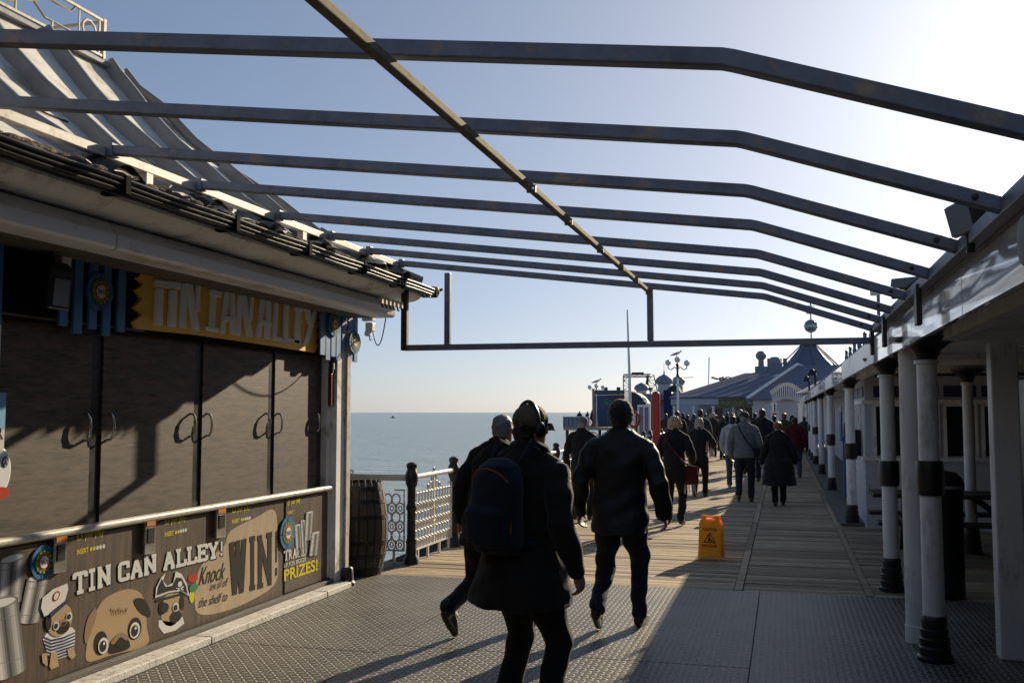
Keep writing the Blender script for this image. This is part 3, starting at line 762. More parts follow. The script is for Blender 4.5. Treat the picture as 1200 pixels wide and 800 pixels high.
# slab lettering TIN CAN ALLEY!  (strokes on a unit box: x, y from 0 to 1)
SLAB = {'T': [(.5, 0, .5, 1), (0, 1, 1, 1), (.25, 0, .75, 0), (0, .8, 0, 1), (1, .8, 1, 1)], 'I': [(.5, 0, .5, 1), (.15, 0, .85, 0), (.15, 1, .85, 1)],
        'N': [(.15, 0, .15, 1), (.15, 1, .85, 0), (.85, 0, .85, 1), (0, 0, .35, 0), (0, 1, .25, 1), (.65, 1, 1, 1)],
        'C': [(.92, .68, .92, 1.0), (.95, .97, .25, .97), (.12, .12, .12, .88), (.25, .03, .95, .03), (.92, .0, .92, .28), (.08, .90, .34, 1.0), (.08, .10, .34, .0)],
        'A': [(.12, 0, .5, 1), (.5, 1, .88, 0), (.28, .35, .72, .35), (0, 0, .3, 0), (.68, 0, 1, 0)],
        'L': [(.25, 0, .25, 1), (0, 0, 1, 0), (.0, 1, .5, 1), (1, 0, 1, .3)], 'E': [(.2, 0, .2, 1), (0, 0, 1, 0), (0, 1, 1, 1), (.2, .52, .7, .52), (1, 0, 1, .25), (1, .78, 1, 1), (.7, .38, .7, .66)],
        'Y': [(.5, 0, .5, .45), (.5, .45, .12, 1), (.5, .45, .88, 1), (.25, 0, .75, 0), (0, 1, .3, 1), (.7, 1, 1, 1)], '!': [(.5, .35, .5, 1), (.5, 0, .5, .08)],
        'W': [(.1, 1, .28, 0), (.28, 0, .5, .8), (.5, .8, .72, 0), (.72, 0, .9, 1), (0, 1, .25, 1), (.4, 1, .62, 1), (.78, 1, 1, 1), (.5, .8, .5, 1)]}
def slab(b, ch, bl, br, tr, tl, mat, k, thx=0.2, thy=0.13):
    for (x0, y0, x1, y1) in SLAB[ch]:
        k += 0.06
        def Q(u, v):
            u = 0.08 + 0.84 * u; v = 0.06 + 0.88 * v
            return (bl[0] * (1 - u) * (1 - v) + br[0] * u * (1 - v) + tr[0] * u * v + tl[0] * (1 - u) * v, bl[1] * (1 - u) * (1 - v) + br[1] * u * (1 - v) + tr[1] * u * v + tl[1] * (1 - u) * v)
        hor = abs(x1 - x0) > abs(y1 - y0) or (abs(y1 - y0) < .12 and abs(x1 - x0) > 0.05)
        if hor: c = [(x0 - .03, y0 - thy / 2), (x1 + .03, y1 - thy / 2), (x1 + .03, y1 + thy / 2), (x0 - .03, y0 + thy / 2)]
        else: c = [(x0 - thx / 2, y0 - .04), (x0 + thx / 2, y0 - .04), (x1 + thx / 2, y1 + .04), (x1 - thx / 2, y1 + .04)]
        if ch in '!' and y1 < .2: c = [(.3, 0), (.7, 0), (.7, .18), (.3, .18)]
        poly_art(b, mat, [Q(*p) for p in c], k)
b = MB('ink_white')
word = 'TIN CAN ALLEY!'; wid = {'T': 1.0, 'I': .7, 'N': 1.1, ' ': .45, 'C': .95, 'A': 1.05, 'L': .9, 'E': .95, 'Y': 1.0, '!': .5}
tot = sum(wid[c] for c in word); xa, xb = 86, 263; acc = 0
import math as _m
def base_y(t): return 697 - 46 * t - 3 * math.sin(math.pi * t)
def hgt(t): return 25 - 7 * t
for c in word:
    t0, t1 = acc / tot, (acc + wid[c]) / tot; acc += wid[c]
    # perspective: later letters are closer together in the picture
    f = lambda t: xa + (xb - xa) * (t * 1.12 - 0.12 * t * t)
    if c == ' ': continue
    x0, x1 = f(t0), f(t1)
    for sh, mt, kk in ((1.0, 'ink_black', 2), (0, 'ink_white', 3.2)):
        slab(b, c, (x0 + sh, base_y(t0) + sh), (x1 + sh, base_y(t1) + sh), (x1 + sh, base_y(t1) - hgt(t1) + sh), (x0 + sh, base_y(t0) - hgt(t0) + sh), mt, kk, 0.32, 0.22)
b.build('title_lettering', parent=pa)
b = MB('ink_brown')
for c, x0, x1, ya0, yb0, ya1, yb1 in (('W', 268, 290, 700, 635, 694, 629), ('I', 291, 301, 693, 628, 691, 626), ('N', 301, 320, 691, 627, 686, 621), ('!', 321, 327, 678, 622, 676, 619)):
    slab(b, c, (x0, ya0), (x1, ya1), (x1, yb1), (x0, yb0), 'ink_brown', 2, 0.30 if c != 'I' else 0.5, 0.11)
def script(s, bl, br, tr, tl):
    sh = (tr[1] - br[1]) * -0.22
    txt(b, s, bl, br, (tr[0] + sh, tr[1]), (tl[0] + sh, tl[1]), 'ink_brown', 2, 0.0)
script('Knock', (233, 686), (262, 678), (262, 658), (233, 664)); script("'em all off", (245, 692), (266, 686), (266, 676), (245, 682)); script('the shelf to', (232, 712), (266, 703), (266, 692), (232, 700))
b.build('slogan_lettering', parent=pa)
# pug in sailor cap
b = MB('ink_tan')
poly_art(b, 'ink_white', [(53, 756), (50, 748), (54, 742), (60, 738), (72, 738), (84, 734), (88, 738), (88, 752), (86, 764), (80, 768), (66, 772), (56, 768)], 1)
for q in range(7): poly_art(b, 'ink_navy', [(51 + q * .6, 745 + q * 4.2), (60, 749 + q * 3.8), (74, 746 + q * 3.4), (88, 740 + q * 3.8), (88, 741.5 + q * 3.8), (74, 748 + q * 3.4), (60, 751 + q * 3.8), (51 + q * .6, 746.6 + q * 4.2)], 2)
poly_art(b, 'ink_tan', [(60, 764), (66, 762), (69, 780), (60, 784), (58, 780)], 3); poly_art(b, 'ink_tan', [(79, 760), (86, 757), (89, 768), (84, 772), (80, 768)], 3); poly_art(b, 'ink_tan', [(49, 766), (55, 764), (56, 780), (50, 776)], 3)
poly_art(b, 'ink_tan', ell(70, 726, 15, 19), 3); poly_art(b, 'ink_brown', ell(57, 728, 3.5, 10), 4); poly_art(b, 'ink_brown', ell(74, 734, 8, 8), 4); poly_art(b, 'ink_tan2', ell(74, 729, 5, 4), 5)
for ex, ey in ((66, 733), (81, 722)): poly_art(b, 'ink_white', ell(ex, ey, 3.6, 5), 5); poly_art(b, 'ink_black', ell(ex, ey, 2.2, 3.2), 6)
poly_art(b, 'ink_black', ell(75, 730, 2.5, 2), 6)
poly_art(b, 'ink_white', [(48, 712), (50, 700), (62, 690), (79, 683), (80, 690), (76, 704), (60, 718), (52, 722)], 6); poly_art(b, 'ink_navy', [(58, 718), (78, 702), (79, 706), (60, 723)], 7)
poly_art(b, 'ink_red', ell(66, 698, 4, 6, 0.4), 7); poly_art(b, 'ink_white', ell(66, 698, 2.6, 4.2, 0.4), 8)
b.build('sailor_pug_picture', parent=pa)
b = MB('ink_tan')
poly_art(b, 'ink_tan', [(102, 774), (104, 744), (112, 718), (122, 702), (140, 692), (155, 690), (166, 696), (171, 712), (172, 734), (174, 752), (160, 760), (130, 767)], 1)
poly_art(b, 'ink_tan2', [(99, 744), (103, 724), (112, 712), (113, 722), (106, 742), (101, 754)], 2); poly_art(b, 'ink_brown', [(157, 702), (168, 701), (175, 712), (176, 722), (168, 720), (160, 712)], 2)
for q in ((118, 753, 8, 14), (158, 736, 8, 13)): poly_art(b, 'ink_brown', ell(*q), 2)
poly_art(b, 'ink_brown', [(128, 764), (132, 750), (142, 742), (150, 748), (152, 758), (140, 763)], 3); poly_art(b, 'ink_tan2', [(130, 752), (141, 741), (150, 745), (148, 750), (141, 746), (134, 754)], 4); poly_art(b, 'ink_black', ell(141, 753, 6, 4), 4)
for ex, ey in ((121, 756), (158, 738)):
    poly_art(b, 'ink_white', ell(ex, ey, 6, 9.5), 4); poly_art(b, 'ink_black', ell(ex, ey + .5, 4, 6.6), 5); poly_art(b, 'ink_white', ell(ex + 1, ey - 2.5, 1.2, 1.8), 6)
for q in range(7): poly_art(b, 'ink_tan2', [(130 + q * 3, 712 + (q % 3)), (131.5 + q * 3, 712 + (q % 3)), (133 + q * 2.6, 722 - q * .6)], 3)
b.build('big_pug_picture', parent=pa)
b = MB('ink_tan')
poly_art(b, 'ink_white', [(186, 734), (186, 726), (200, 728), (214, 722), (216, 730), (206, 738), (192, 742)], 1); poly_art(b, 'ink_tan', ell(201, 713, 13, 20), 1); poly_art(b, 'ink_brown', ell(190, 712, 4, 8), 2); poly_art(b, 'ink_brown', ell(206, 722, 7, 7), 2); poly_art(b, 'ink_brown', ell(213, 706, 3, 9), 2)
poly_art(b, 'ink_black', [(183, 702), (215, 694), (215, 696), (183, 705)], 3); poly_art(b, 'ink_black', ell(193, 712, 5, 6), 3); poly_art(b, 'ink_white', ell(206, 711, 3.6, 5.2), 3); poly_art(b, 'ink_black', ell(206, 711.5, 2.2, 3.4), 4)
poly_art(b, 'ink_white', [(182, 700), (183, 688), (189, 676), (194, 671), (191, 680), (196, 686), (203, 682), (206, 669), (213, 672), (219, 684), (222, 698), (212, 692), (198, 694), (188, 698)], 4)
poly_art(b, 'ink_black', [(184, 697), (186, 686), (190, 678), (194, 687), (202, 686), (207, 676), (213, 677), (218, 686), (220, 695), (211, 690), (198, 692)], 5)
poly_art(b, 'ink_white', ell(211, 684, 2.6, 3.4), 6); poly_art(b, 'ink_white', [(207, 692), (215, 686), (215.6, 687.4), (207.6, 693.4)], 6); poly_art(b, 'ink_white', [(207, 688), (215, 690), (215, 691.4), (207, 689.4)], 6)
poly_art(b, 'ink_red', ell(226, 677, 6, 5, .3), 2); poly_art(b, 'ink_green', ell(227, 688, 5, 5), 3); poly_art(b, 'ink_yellow', ell(225, 698, 3.2, 8), 2)
b.build('pirate_pug_picture', parent=pa)
# second panel
pb = thing('prize_poster', (PXX, 8.4, 0.1), 'narrow printed panel reading TRADE UP FOR BIGGER PRIZES next to the corner post', 'poster')
MB('poster_planks').span((PXX - 0.002, 7.97, 0.10), (PXX + 0.004, 8.80, 0.915)).build('board', parent=pb)
b = MB('tin_a')
PX_SAVE = PXX; PXX = PXX + 0.006
can(b, (351, 650), (349, 615), 4, 1); can(b, (357, 648), (355, 610), 3, 2); can(b, (361, 632), (363, 600), 4.5, 3); can(b, (367, 650), (370, 624), 5, 4)
b.build('printed_tins', parent=pb)
b = MB('ink_blue'); emblem(b, 336, 624, 8.5, 19, PXX - 0.002); b.build('emblem', parent=pb)
b = MB('ink_white')
for i, c in enumerate('TRADE'):
    if c in SLAB: slab(b, c, (333 + 5 * i, 657 - i * 1.3), (338 + 5 * i, 655.7 - i * 1.3), (338 + 5 * i, 643 - i * 1.0), (333 + 5 * i, 644.5 - i * 1.0), 'ink_white', 1, 0.3, 0.15)
    else: txt(b, c, (333.6 + 5 * i, 656.4 - i * 1.3), (337.6 + 5 * i, 655.4 - i * 1.3), (337.6 + 5 * i, 643.6 - i * 1.0), (333.6 + 5 * i, 644.6 - i * 1.0), 'ink_white', 1, 0.04)
txt(b, 'UP FOR BIGGER', (333, 665), (359, 657), (359, 652), (333, 660), 'ink_white', 1, 0.01)
txt(b, 'PRIZES!', (333, 681), (372, 668), (372, 654), (333, 667), 'ink_yellow', 1, 0.03)
b.build('heading_lettering', parent=pb); b = MB('ink_yellow')
txt(b, '£1 per play', (337, 594), (352, 590), (352, 582), (337, 586), 'ink_yellow', 1, 0.02)
txt(b, 'INSERT', (337, 603), (344, 601), (344, 597), (337, 599), 'ink_yellow', 1, 0.02)
b.build('price_lettering', parent=pb)
PXX = PX_SAVE
for (x, y0, y1, w, nm) in ((72, 625, 670, 10, 'below the first price line left of the title'), (177, 607, 648, 8, 'between two yellow price lines over the title'), (260, 593, 629, 7, 'beside the exclamation mark of the title')):
    a, c = on_x(x, y0, PXX + 0.03), on_x(x, y1, PXX + 0.03); ww = abs(on_x(x + w, y0, PXX).y - a.y)
    t = thing('coin_box', (PXX, a.y, c.z), 'coin slot box ' + nm, 'coin box', 'coin slot boxes on the counter front')
    MB('steel_handle').span((PXX, a.y - ww / 2, c.z), (PXX + 0.03, a.y + ww / 2, a.z)).build('case', parent=t, bevel=0.004)
    MB('ink_orange').span((PXX + 0.03, a.y - ww / 2.6, a.z - 0.05), (PXX + 0.034, a.y + ww / 2.6, a.z - 0.008)).build('label_plate', parent=t)
    MB('black_plastic').span((PXX + 0.03, a.y - ww / 3.5, c.z + 0.07), (PXX + 0.036, a.y + ww / 3.5, a.z - 0.065)).build('slot_plate', parent=t)
# bits at the left edge of the stall
p = on_x(-2, 492, WX + 0.10); q = on_x(7, 460, WX + 0.10); r_ = on_x(7, 526, WX + 0.10)
nb = thing('notice_board', (p.x, q.y - 0.2, r_.z), 'pale blue and white notice with black lettering at the left edge of the doors', 'notice')
MB('ink_white').span((p.x - 0.01, q.y - 0.42, r_.z), (p.x, q.y, q.z)).build('board', parent=nb)
b = MB('ink_sky').span((p.x, q.y - 0.42, q.z - 0.20), (p.x + 0.002, q.y, q.z)); b.build('sky_band', parent=nb)
b = MB('ink_black'); zt = q.z - 0.19
put_text(b, 'FOR', [(p.x + 0.004, q.y - 0.20, zt - 0.07), (p.x + 0.004, q.y - 0.01, zt - 0.07), (p.x + 0.004, q.y - 0.01, zt), (p.x + 0.004, q.y - 0.20, zt)], 'ink_black', 0.03); b.build('lettering', parent=nb)
MB('white_paint').span((WX, q.y - 0.40, q.z + 0.01), (WX + 0.07, q.y - 0.02, 2.21)).build('white_post', parent=st)
c = on_x(3, 553, WX + 0.10)
bt = thing('ball_cutout', (c.x, c.y, c.z - 0.16), 'white rounded cut-out badge with a blue crest and red base hung at the left edge', 'sign')
def ov(cy, cz, ry, rz, x, t, nn=24): return [(x, cy + ry * math.cos(a), cz + rz * math.sin(a)) for a in [2 * math.pi * i / nn for i in range(nn)]]
MB('white_cassette').prism(ov(c.y - .01, c.z + 0.01, 0.075, 0.125, c.x, 0), (-0.03, 0, 0)).build('disc', parent=bt, bevel=0.008)
MB('ink_red').prism(ov(c.y - .015, c.z - 0.115, 0.07, 0.035, c.x + 0.004, 0), (-0.034, 0, 0)).build('base', parent=bt)
b = MB('ink_navy').prism(ov(c.y + .015, c.z + 0.055, 0.022, 0.030, c.x + 0.003, 0), (-0.003, 0, 0)); b.mat('ink_white').prism(ov(c.y + .015, c.z + 0.055, 0.016, 0.023, c.x + 0.005, 0), (-0.002, 0, 0)); b.mat('ink_navy').prism([(c.x + .007, c.y + .005, c.z + .04), (c.x + .007, c.y + .026, c.z + .04), (c.x + .007, c.y + .015, c.z + .072)], (-.002, 0, 0)); b.build('crest', parent=bt)
# fire extinguisher-like red bottle and bracket on the corner post
p0, p1 = on_x(388, 440, WX + 0.07), on_x(388, 476, WX + 0.07)
fe = thing('door_closer', (p0.x, p0.y, p1.z), 'dark red latch bar under a black hook on the pale corner post', 'latch')
MB('machine_red').span((p0.x - 0.01, p0.y - 0.035, p1.z), (p0.x + 0.02, p0.y + 0.035, p0.z + 0.02)).build('bar', parent=fe, bevel=0.006)
MB('black_iron').span((p0.x - 0.01, p0.y - 0.02, p0.z + 0.02), (p0.x + 0.025, p0.y + 0.045, p0.z + 0.17)).build('hook', parent=fe, bevel=0.006)
MB('ink_white').span((p0.x + 0.025, p0.y + 0.0, p0.z + 0.06), (p0.x + 0.028, p0.y + 0.03, p0.z + 0.12)).build('tag', parent=fe)
# camera housing and cable at the far end of the eaves
p = on_x(432, 374, -4.1)
cc = thing('junction_cluster', p, 'white electrical boxes with a drooping black cable under the end of the eaves', 'junction box')
b = MB('white_paint').box((p.x, p.y, p.z + 0.02), (0.12, 0.09, 0.08)); b.box((p.x + .01, p.y + .02, p.z - 0.08), (0.08, 0.08, 0.09)); b.box((p.x, p.y - .01, p.z - 0.15), (0.06, 0.06, 0.05)); b.build('boxes', parent=cc, bevel=0.008)
def droop(a, c, sag, n=14): return [a.lerp(c, i / n) - Vector((0, 0, sag * 4 * (i / n) * (1 - i / n))) for i in range(n + 1)]
b = MB('black_plastic').tube(droop(p + Vector((0.03, 0.03, -0.1)), on_x(453, 366, -3.75), 0.24), 0.006, 6); b.tube(droop(p + Vector((0, 0, -.12)), p + Vector((0, .08, -0.20)), 0.05), 0.006, 6); b.build('cable', parent=cc, smooth=True)
for i in range(6):
    b = MB('cream_paint'); q = on_x(447 + 4.6 * i, 349 + 1.2 * i, -3.47); b.box((q.x, q.y, q.z - 0.02), (0.03, 0.035, 0.06)); b.mat('black_iron').tube([(q.x, q.y, q.z - 0.05), (q.x + .01, q.y + .005, q.z - 0.085), (q.x + .02, q.y, q.z - 0.08)], 0.008, 5); b.build('cable_hook', parent=st)
# ------------------------------------------------------------------ open canopy frame across the walkway
RXX, RZZ = 0.75, 2.385
LXX, LZZ = -3.54, 3.105
BY = [1.95, 2.83, 3.69, 4.58, 5.44, 6.45, 7.32, 8.09, 8.86]
fr = thing('canopy_frame', (-1.4, 5.5, 2.3), 'bare steel awning frame of cross bars spanning the walkway between stall and arcade', 'frame')
W_ = 0.054
for Y in BY:
    b = MB('galvanised')
    pts = [(RXX, Y, RZZ), (-0.12, Y, 2.680), (-0.15, Y, 2.688), (LXX, Y, LZZ + 0.01)]
    pr = [Vector(p) for p in pts]
    k = 4
    # one welded rectangular tube following the points
    vs = []; fs = []
    for i, p in enumerate(pr):
        t = (pr[min(i + 1, len(pr) - 1)] - pr[max(i - 1, 0)]).normalized(); nrm = Vector((-t.z, 0, t.x));
        if nrm.z < 0: nrm = -nrm
        for (a, c) in ((-1, -1), (1, -1), (1, 1), (-1, 1)): vs.append(p + Vector((0, W_ / 2 * a, 0)) + nrm * W_ / 2 * c)
    for i in range(len(pr) - 1):
        for j in range(4): fs.append((4 * i + j, 4 * i + (j + 1) % 4, 4 * i + 4 + (j + 1) % 4, 4 * i + 4 + j))
    fs += [(0, 1, 2, 3), (4 * len(pr) - 4, 4 * len(pr) - 3, 4 * len(pr) - 2, 4 * len(pr) - 1)]
    b.add(vs, fs); cb = b.build('cross_bar', parent=fr, bevel=0.006)
    e = MB('galvanised').span((LXX - 0.01, Y - 0.035, LZZ - 0.03), (LXX + 0.035, Y + 0.035, LZZ + 0.045)); e.build('end_bracket', parent=cb, bevel=0.004)
    e = MB('black_iron').lathe([(0.0, -.008), (0.012, -.006), (0.012, .006), (0.0, .008)], (RXX - 0.10, Y - W_ / 2 - .003, RZZ + 0.034), 6, axis='Y'); e.build('bolt', parent=cb)
MB('galvanised').bar((RXX + 0.01, 0.5, RZZ), (RXX + 0.01, BY[-1] + 0.04, RZZ), 0.06, 0.06).build('side_rail', parent=fr, bevel=0.006)
MB('pale_rail').bar((LXX - 0.035, 0.5, LZZ - 0.005), (LXX - 0.035, BY[-1] + 0.04, LZZ - 0.005), 0.055, 0.055).build('side_rail', parent=fr, bevel=0.006, label='cream painted rail along the stall roof')
for Y in (1.3, 3.15, 4.95, 6.9, 8.5):
    MB('pale_rail').span((LXX - 0.06, Y - 0.03, 2.97), (LXX - 0.01, Y + 0.03, LZZ - 0.03)).build('stand_off', parent=fr)
b = MB('purlin_paint').bar((-1.15, 1.0, 2.745), (-1.15, BY[-1], 2.765), 0.036, 0.030); b.build('purlin', parent=fr, bevel=0.004)
for Y in BY[3:]: MB('roof_edge').box((-1.15, Y - 0.02, 2.752), (0.044, 0.022, 0.035)).build('purlin_clip', parent=fr)
Yb = BY[-1]
MB('galvanised').bar((-3.50, Yb, 2.295), (RXX - 0.02, Yb, 2.285), 0.055, 0.055).build('bottom_beam', parent=fr, bevel=0.005)
for x, zt in ((-3.055, 3.0), (-1.135, 2.78)): MB('galvanised').bar((x, Yb, 2.32), (x, Yb, zt), 0.055, 0.055).build('hanger', parent=fr, bevel=0.005)
MB('dark_wood').bar((-3.49, Yb, 2.27), (-3.49, Yb, 2.86), 0.06, 0.06).build('hanger', parent=fr, bevel=0.005, label='dark brown hanger at the stall end')
for Y in (2.95, 5.85, 7.75, 8.80): MB('black_iron').span((RXX - 0.035, Y - 0.05, 2.16), (RXX - 0.005, Y + 0.05, RZZ)).build('drop_bracket', parent=fr, bevel=0.004)

# ------------------------------------------------------------------ arcade canopy on the right
ac = thing('arcade_canopy', (2.5, 20, 0), 'long low white arcade canopy on round white columns down the right side', 'canopy')
def fascia(y0, y1, z0, z1, X=0.80, mat='fascia_sheet', curve=0.0, n=10):
    b = MB(mat); vs = []; fs = []
    for i in range(n + 1):
        t = i / n; y = y0 + (y1 - y0) * t; z = z0 - curve * math.sin(math.pi * t) * 0
        vs += [(X, y, z), (X, y, z1), (X + 0.03, y, z), (X + 0.03, y, z1)]
    for i in range(n):
        a = 4 * i; fs += [(a, a + 4, a + 5, a + 1), (a + 2, a + 3, a + 7, a + 6), (a, a + 2, a + 6, a + 4), (a + 1, a + 5, a + 7, a + 3)]
    fs += [(0, 1, 3, 2), (4 * n, 4 * n + 2, 4 * n + 3, 4 * n + 1)]
    b.add(vs, fs); return b.build('fascia_panel', parent=ac)
cuts = [-3, 0.2, 2.6, 4.9, 6.75, 9.28]
for a, c in zip(cuts[:-1], cuts[1:]): fascia(a + 0.006, c - 0.006, 2.125, 2.345)
cuts2 = [9.30, 14.2]
fascia(9.30, 14.2, 2.12, 2.34, X=0.78, mat='white_cassette')
for a, c, m_ in ((14.25, 17.2, 'fascia_sheet'), (17.2, 19.8, 'white_cassette'), (19.8, 24, 'fascia_sheet'), (24, 30, 'white_cassette'), (30, 38, 'fascia_sheet'), (38, 50, 'white_cassette')): fascia(a + .01, c - .01, 2.10, 2.32, X=0.78, mat=m_)
MB('white_paint').span((0.83, -3, 2.24), (8.0, 50, 2.30)).build('ceiling', parent=ac)
MB('roof_edge').span((0.79, -3, 2.345), (8.0, 50, 2.36)).build('roof', parent=ac)
for y in (1.9, 7.38, 10.15, 13.0, 15.76, 18.9, 22.2, 27.8): MB('white_paint').span((1.15, y - 0.05, 2.17), (8, y + 0.05, 2.238)).build('beam', parent=ac)
MB('white_paint').span((1.05, -3, 2.165), (1.15, 50, 2.238)).build('edge_beam', parent=ac)
def column(x, y, box=True, r=0.072, top=2.17, base_h=0.30):
    b = MB('white_column').lathe([(r * 1.02, base_h - 0.02), (r, base_h + 0.1), (r * 0.92, top - 0.16), (r * 1.15, top - 0.155), (r * 1.15, top - 0.13), (r * 0.9, top - 0.125)], (x, y, 0), 24)
    c = b.build('column', parent=ac, smooth=True)
    MB('black_iron').lathe([(r * .9, top - 0.13), (r * 1.1, top - 0.10), (r * 1.35, top - 0.06), (r * 2.1, top - 0.015), (r * 2.9, top + 0.01), (r * 3.0, top + 0.03)], (x, y, 0), 24).build('capital', parent=c, smooth=True)
    prof = [(0.118, 0), (0.118, 0.03), (0.10, 0.04), (0.105, 0.09), (0.095, 0.10), (0.10, 0.15), (0.088, 0.16), (0.093, 0.21), (0.082, 0.22), (0.086, 0.27), (0.080, 0.30), (0.074, 0.305)]
    MB('black_iron').lathe(prof, (x, y, 0), 20).build('base_shoe', parent=c, smooth=True)
    if box:
        zc = 1.10 if y > 8 else 1.23
        MB('black_plastic').lathe([(0.075, zc - 0.12), (0.088, zc - 0.115), (0.093, zc - 0.08), (0.093, zc + 0.08), (0.088, zc + 0.115), (0.075, zc + 0.12)], (x, y, 0), 14).build('collar', parent=c, smooth=True)
for y, bx in ((1.8, False), (7.38, True), (10.15, True), (15.76, True), (22.2, True), (27.8, False), (33.1, True), (36, False), (39, True), (44, True)): column(0.965, y, bx)
# plain stout pole next to the near column, and inner columns
b = MB('white_column').lathe([(0.093, 0.0), (0.093, 0.12), (0.088, 0.125), (0.088, 2.16), (0.092, 2.165)], (0.93, 7.95, 0), 26); b.build('column', parent=ac, smooth=True, label='stout plain white pipe standing just beyond the nearest column')
b = MB('white_column').span((1.395, 7.50, 0.0), (1.57, 7.66, 2.165)); b.build('column', parent=ac, bevel=0.012, label='square boxed white post')
for (x, y) in ((2.15, 13.0), (2.2, 18.9), (2.3, 7.4 + 12)): column(x, y, False, r=0.066)
# finials along the far fascia top
for i in range(6):
    MB('galvanised').lathe([(0.02, 2.34), (0.024, 2.40), (0.016, 2.41), (0.02, 2.47), (0.0, 2.49)], (0.80, 9.7 + i * 0.75, 0), 8).build('finial', parent=ac, smooth=True)
# floodlights on the side rail
def flood(loc, rz, tilt, lab):
    t = thing('floodlight', loc, lab, 'floodlight', 'floodlights on the arcade rail')
    M = Matrix.Rotation(rz, 3, 'Z') @ Matrix.Rotation(tilt, 3, 'X')
    L_ = Vector(loc) + Vector((0, 0, 0.13))
    def T(p): return M @ Vector(p) + L_
    b = MB('black_iron'); f = [(-0.11, -0.07), (0.11, -0.07), (0.11, 0.07), (-0.11, 0.07)]
    r1 = [T((x, -0.04, z)) for x, z in f]; r2 = [T((x * 0.5, 0.13, z * 0.5)) for x, z in f]
    b.add(r1 + r2, [(0, 1, 2, 3), (7, 6, 5, 4)] + [(i, (i + 1) % 4, 4 + (i + 1) % 4, 4 + i) for i in range(4)])
    b.build('housing', parent=t, bevel=0.01)
    b = MB('hall_grey'); r3 = [T((x * 0.9, -0.047, z * 0.88)) for x, z in f]; r4 = [T((x * 0.9, -0.041, z * 0.88)) for x, z in f]
    b.add(r3 + r4, [(0, 1, 2, 3), (7, 6, 5, 4)] + [(i, (i + 1) % 4, 4 + (i + 1) % 4, 4 + i) for i in range(4)]); b.build('glass', parent=t)
    MB('black_iron').bar(Vector(loc) - Vector((0, 0, 0.02)), L_, 0.03, 0.03).build('bracket', parent=t)
flood((0.74, 4.30, RZZ - 0.045), R(-76), R(14), 'black floodlight with pale glass between the two nearest bar ends on the right')
flood((0.80, 6.95, RZZ - 0.02), R(150), R(-20), 'black hooded floodlight seen from behind near the fifth bar end')
# round grey lamp cluster hanging at the right edge
p = Vector((0.74, 3.32, 2.24))
t = thing('bulkhead_lamp', p - Vector((0, 0, 0.12)), 'grey bulkhead lamp on a steel bracket at the right edge of the fascia', 'lamp')
MB('galvanised').span((0.755, 3.18, 2.10), (0.785, 3.40, 2.42)).build('back_plate', parent=t, bevel=0.004)
MB('roof_edge').lathe([(0.02, 0.0), (0.075, 0.01), (0.085, 0.04), (0.07, 0.05)], (0.70, 3.28, 2.20), 18, axis='X').build('lamp_body', parent=t, smooth=True)
# small camera pole over the fascia
p = on_y(1029, 342, 12.0)
t = thing('camera_pole', (p.x, 12.0, 2.36), 'thin pole with a little camera above the arcade roof', 'camera')
MB('galvanised').tube([(p.x, 12, 2.34), (p.x, 12, p.z)], 0.018, 8).build('pole', parent=t, smooth=True)
MB('white_paint').box((p.x - 0.03, 12, p.z), (0.11, 0.10, 0.08)).build('camera_head', parent=t, bevel=0.01)

# ------------------------------------------------------------------ white kiosk under the arcade
kx, ky = 1.14, 15.35
kk = thing('weatherboard_kiosk', (2.6, 16.5, 0), 'white weatherboarded kiosk with purple panels and dark windows under the arcade', 'kiosk')
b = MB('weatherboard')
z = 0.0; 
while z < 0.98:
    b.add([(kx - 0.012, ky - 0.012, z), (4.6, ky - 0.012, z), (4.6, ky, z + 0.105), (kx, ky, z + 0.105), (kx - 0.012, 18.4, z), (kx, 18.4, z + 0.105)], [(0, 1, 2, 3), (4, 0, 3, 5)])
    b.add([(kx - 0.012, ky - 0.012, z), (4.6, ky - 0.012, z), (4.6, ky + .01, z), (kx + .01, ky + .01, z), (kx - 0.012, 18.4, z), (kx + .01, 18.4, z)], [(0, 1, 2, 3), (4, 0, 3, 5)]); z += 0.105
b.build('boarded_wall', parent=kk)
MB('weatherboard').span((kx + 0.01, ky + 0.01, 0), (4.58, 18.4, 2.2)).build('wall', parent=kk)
MB('white_paint').span((kx - 0.04, ky - 0.04, 0.98), (4.6, ky + 0.0, 1.03)).build('sill', parent=kk, bevel=0.005)
MB('white_paint').span((kx - 0.04, ky, 0.98), (kx, 18.4, 1.03)).build('sill', parent=kk, bevel=0.005)
MB('white_paint').span((kx - 0.035, ky - 0.035, 1.80), (4.6, ky + 0.0, 1.86)).build('transom', parent=kk, bevel=0.005)
MB('white_paint').span((kx - 0.035, ky, 1.80), (kx, 18.4, 1.86)).build('transom', parent=kk, bevel=0.005)
for i, (x0, x1) in enumerate(((1.30, 1.62), (1.75, 2.12), (2.25, 2.62), (2.75, 3.2))):
    w = MB('glass_dark').span((x0, ky - 0.005, 1.06), (x1, ky + 0.008, 1.78)).build('window', parent=kk)
    b = MB('white_paint'); b.span((x0 - 0.04, ky - 0.02, 1.03), (x0, ky + 0.005, 1.80)); b.span((x1, ky - 0.02, 1.03), (x1 + 0.04, ky + 0.005, 1.80)); b.span((x0, ky - 0.02, 1.765), (x1, ky + 0.005, 1.80)); b.build('frame', parent=w)
    MB('purple_panel').span((x0 - 0.03, ky - 0.004, 1.90), (x1 + 0.03, ky + 0.008, 2.06)).build('fascia_light', parent=kk)
for i in range(5): MB('white_paint').span((kx - 0.02, 15.42 + i * 0.5, 1.04), (kx, 15.47 + i * 0.5, 1.80)).build('mullion', parent=kk)
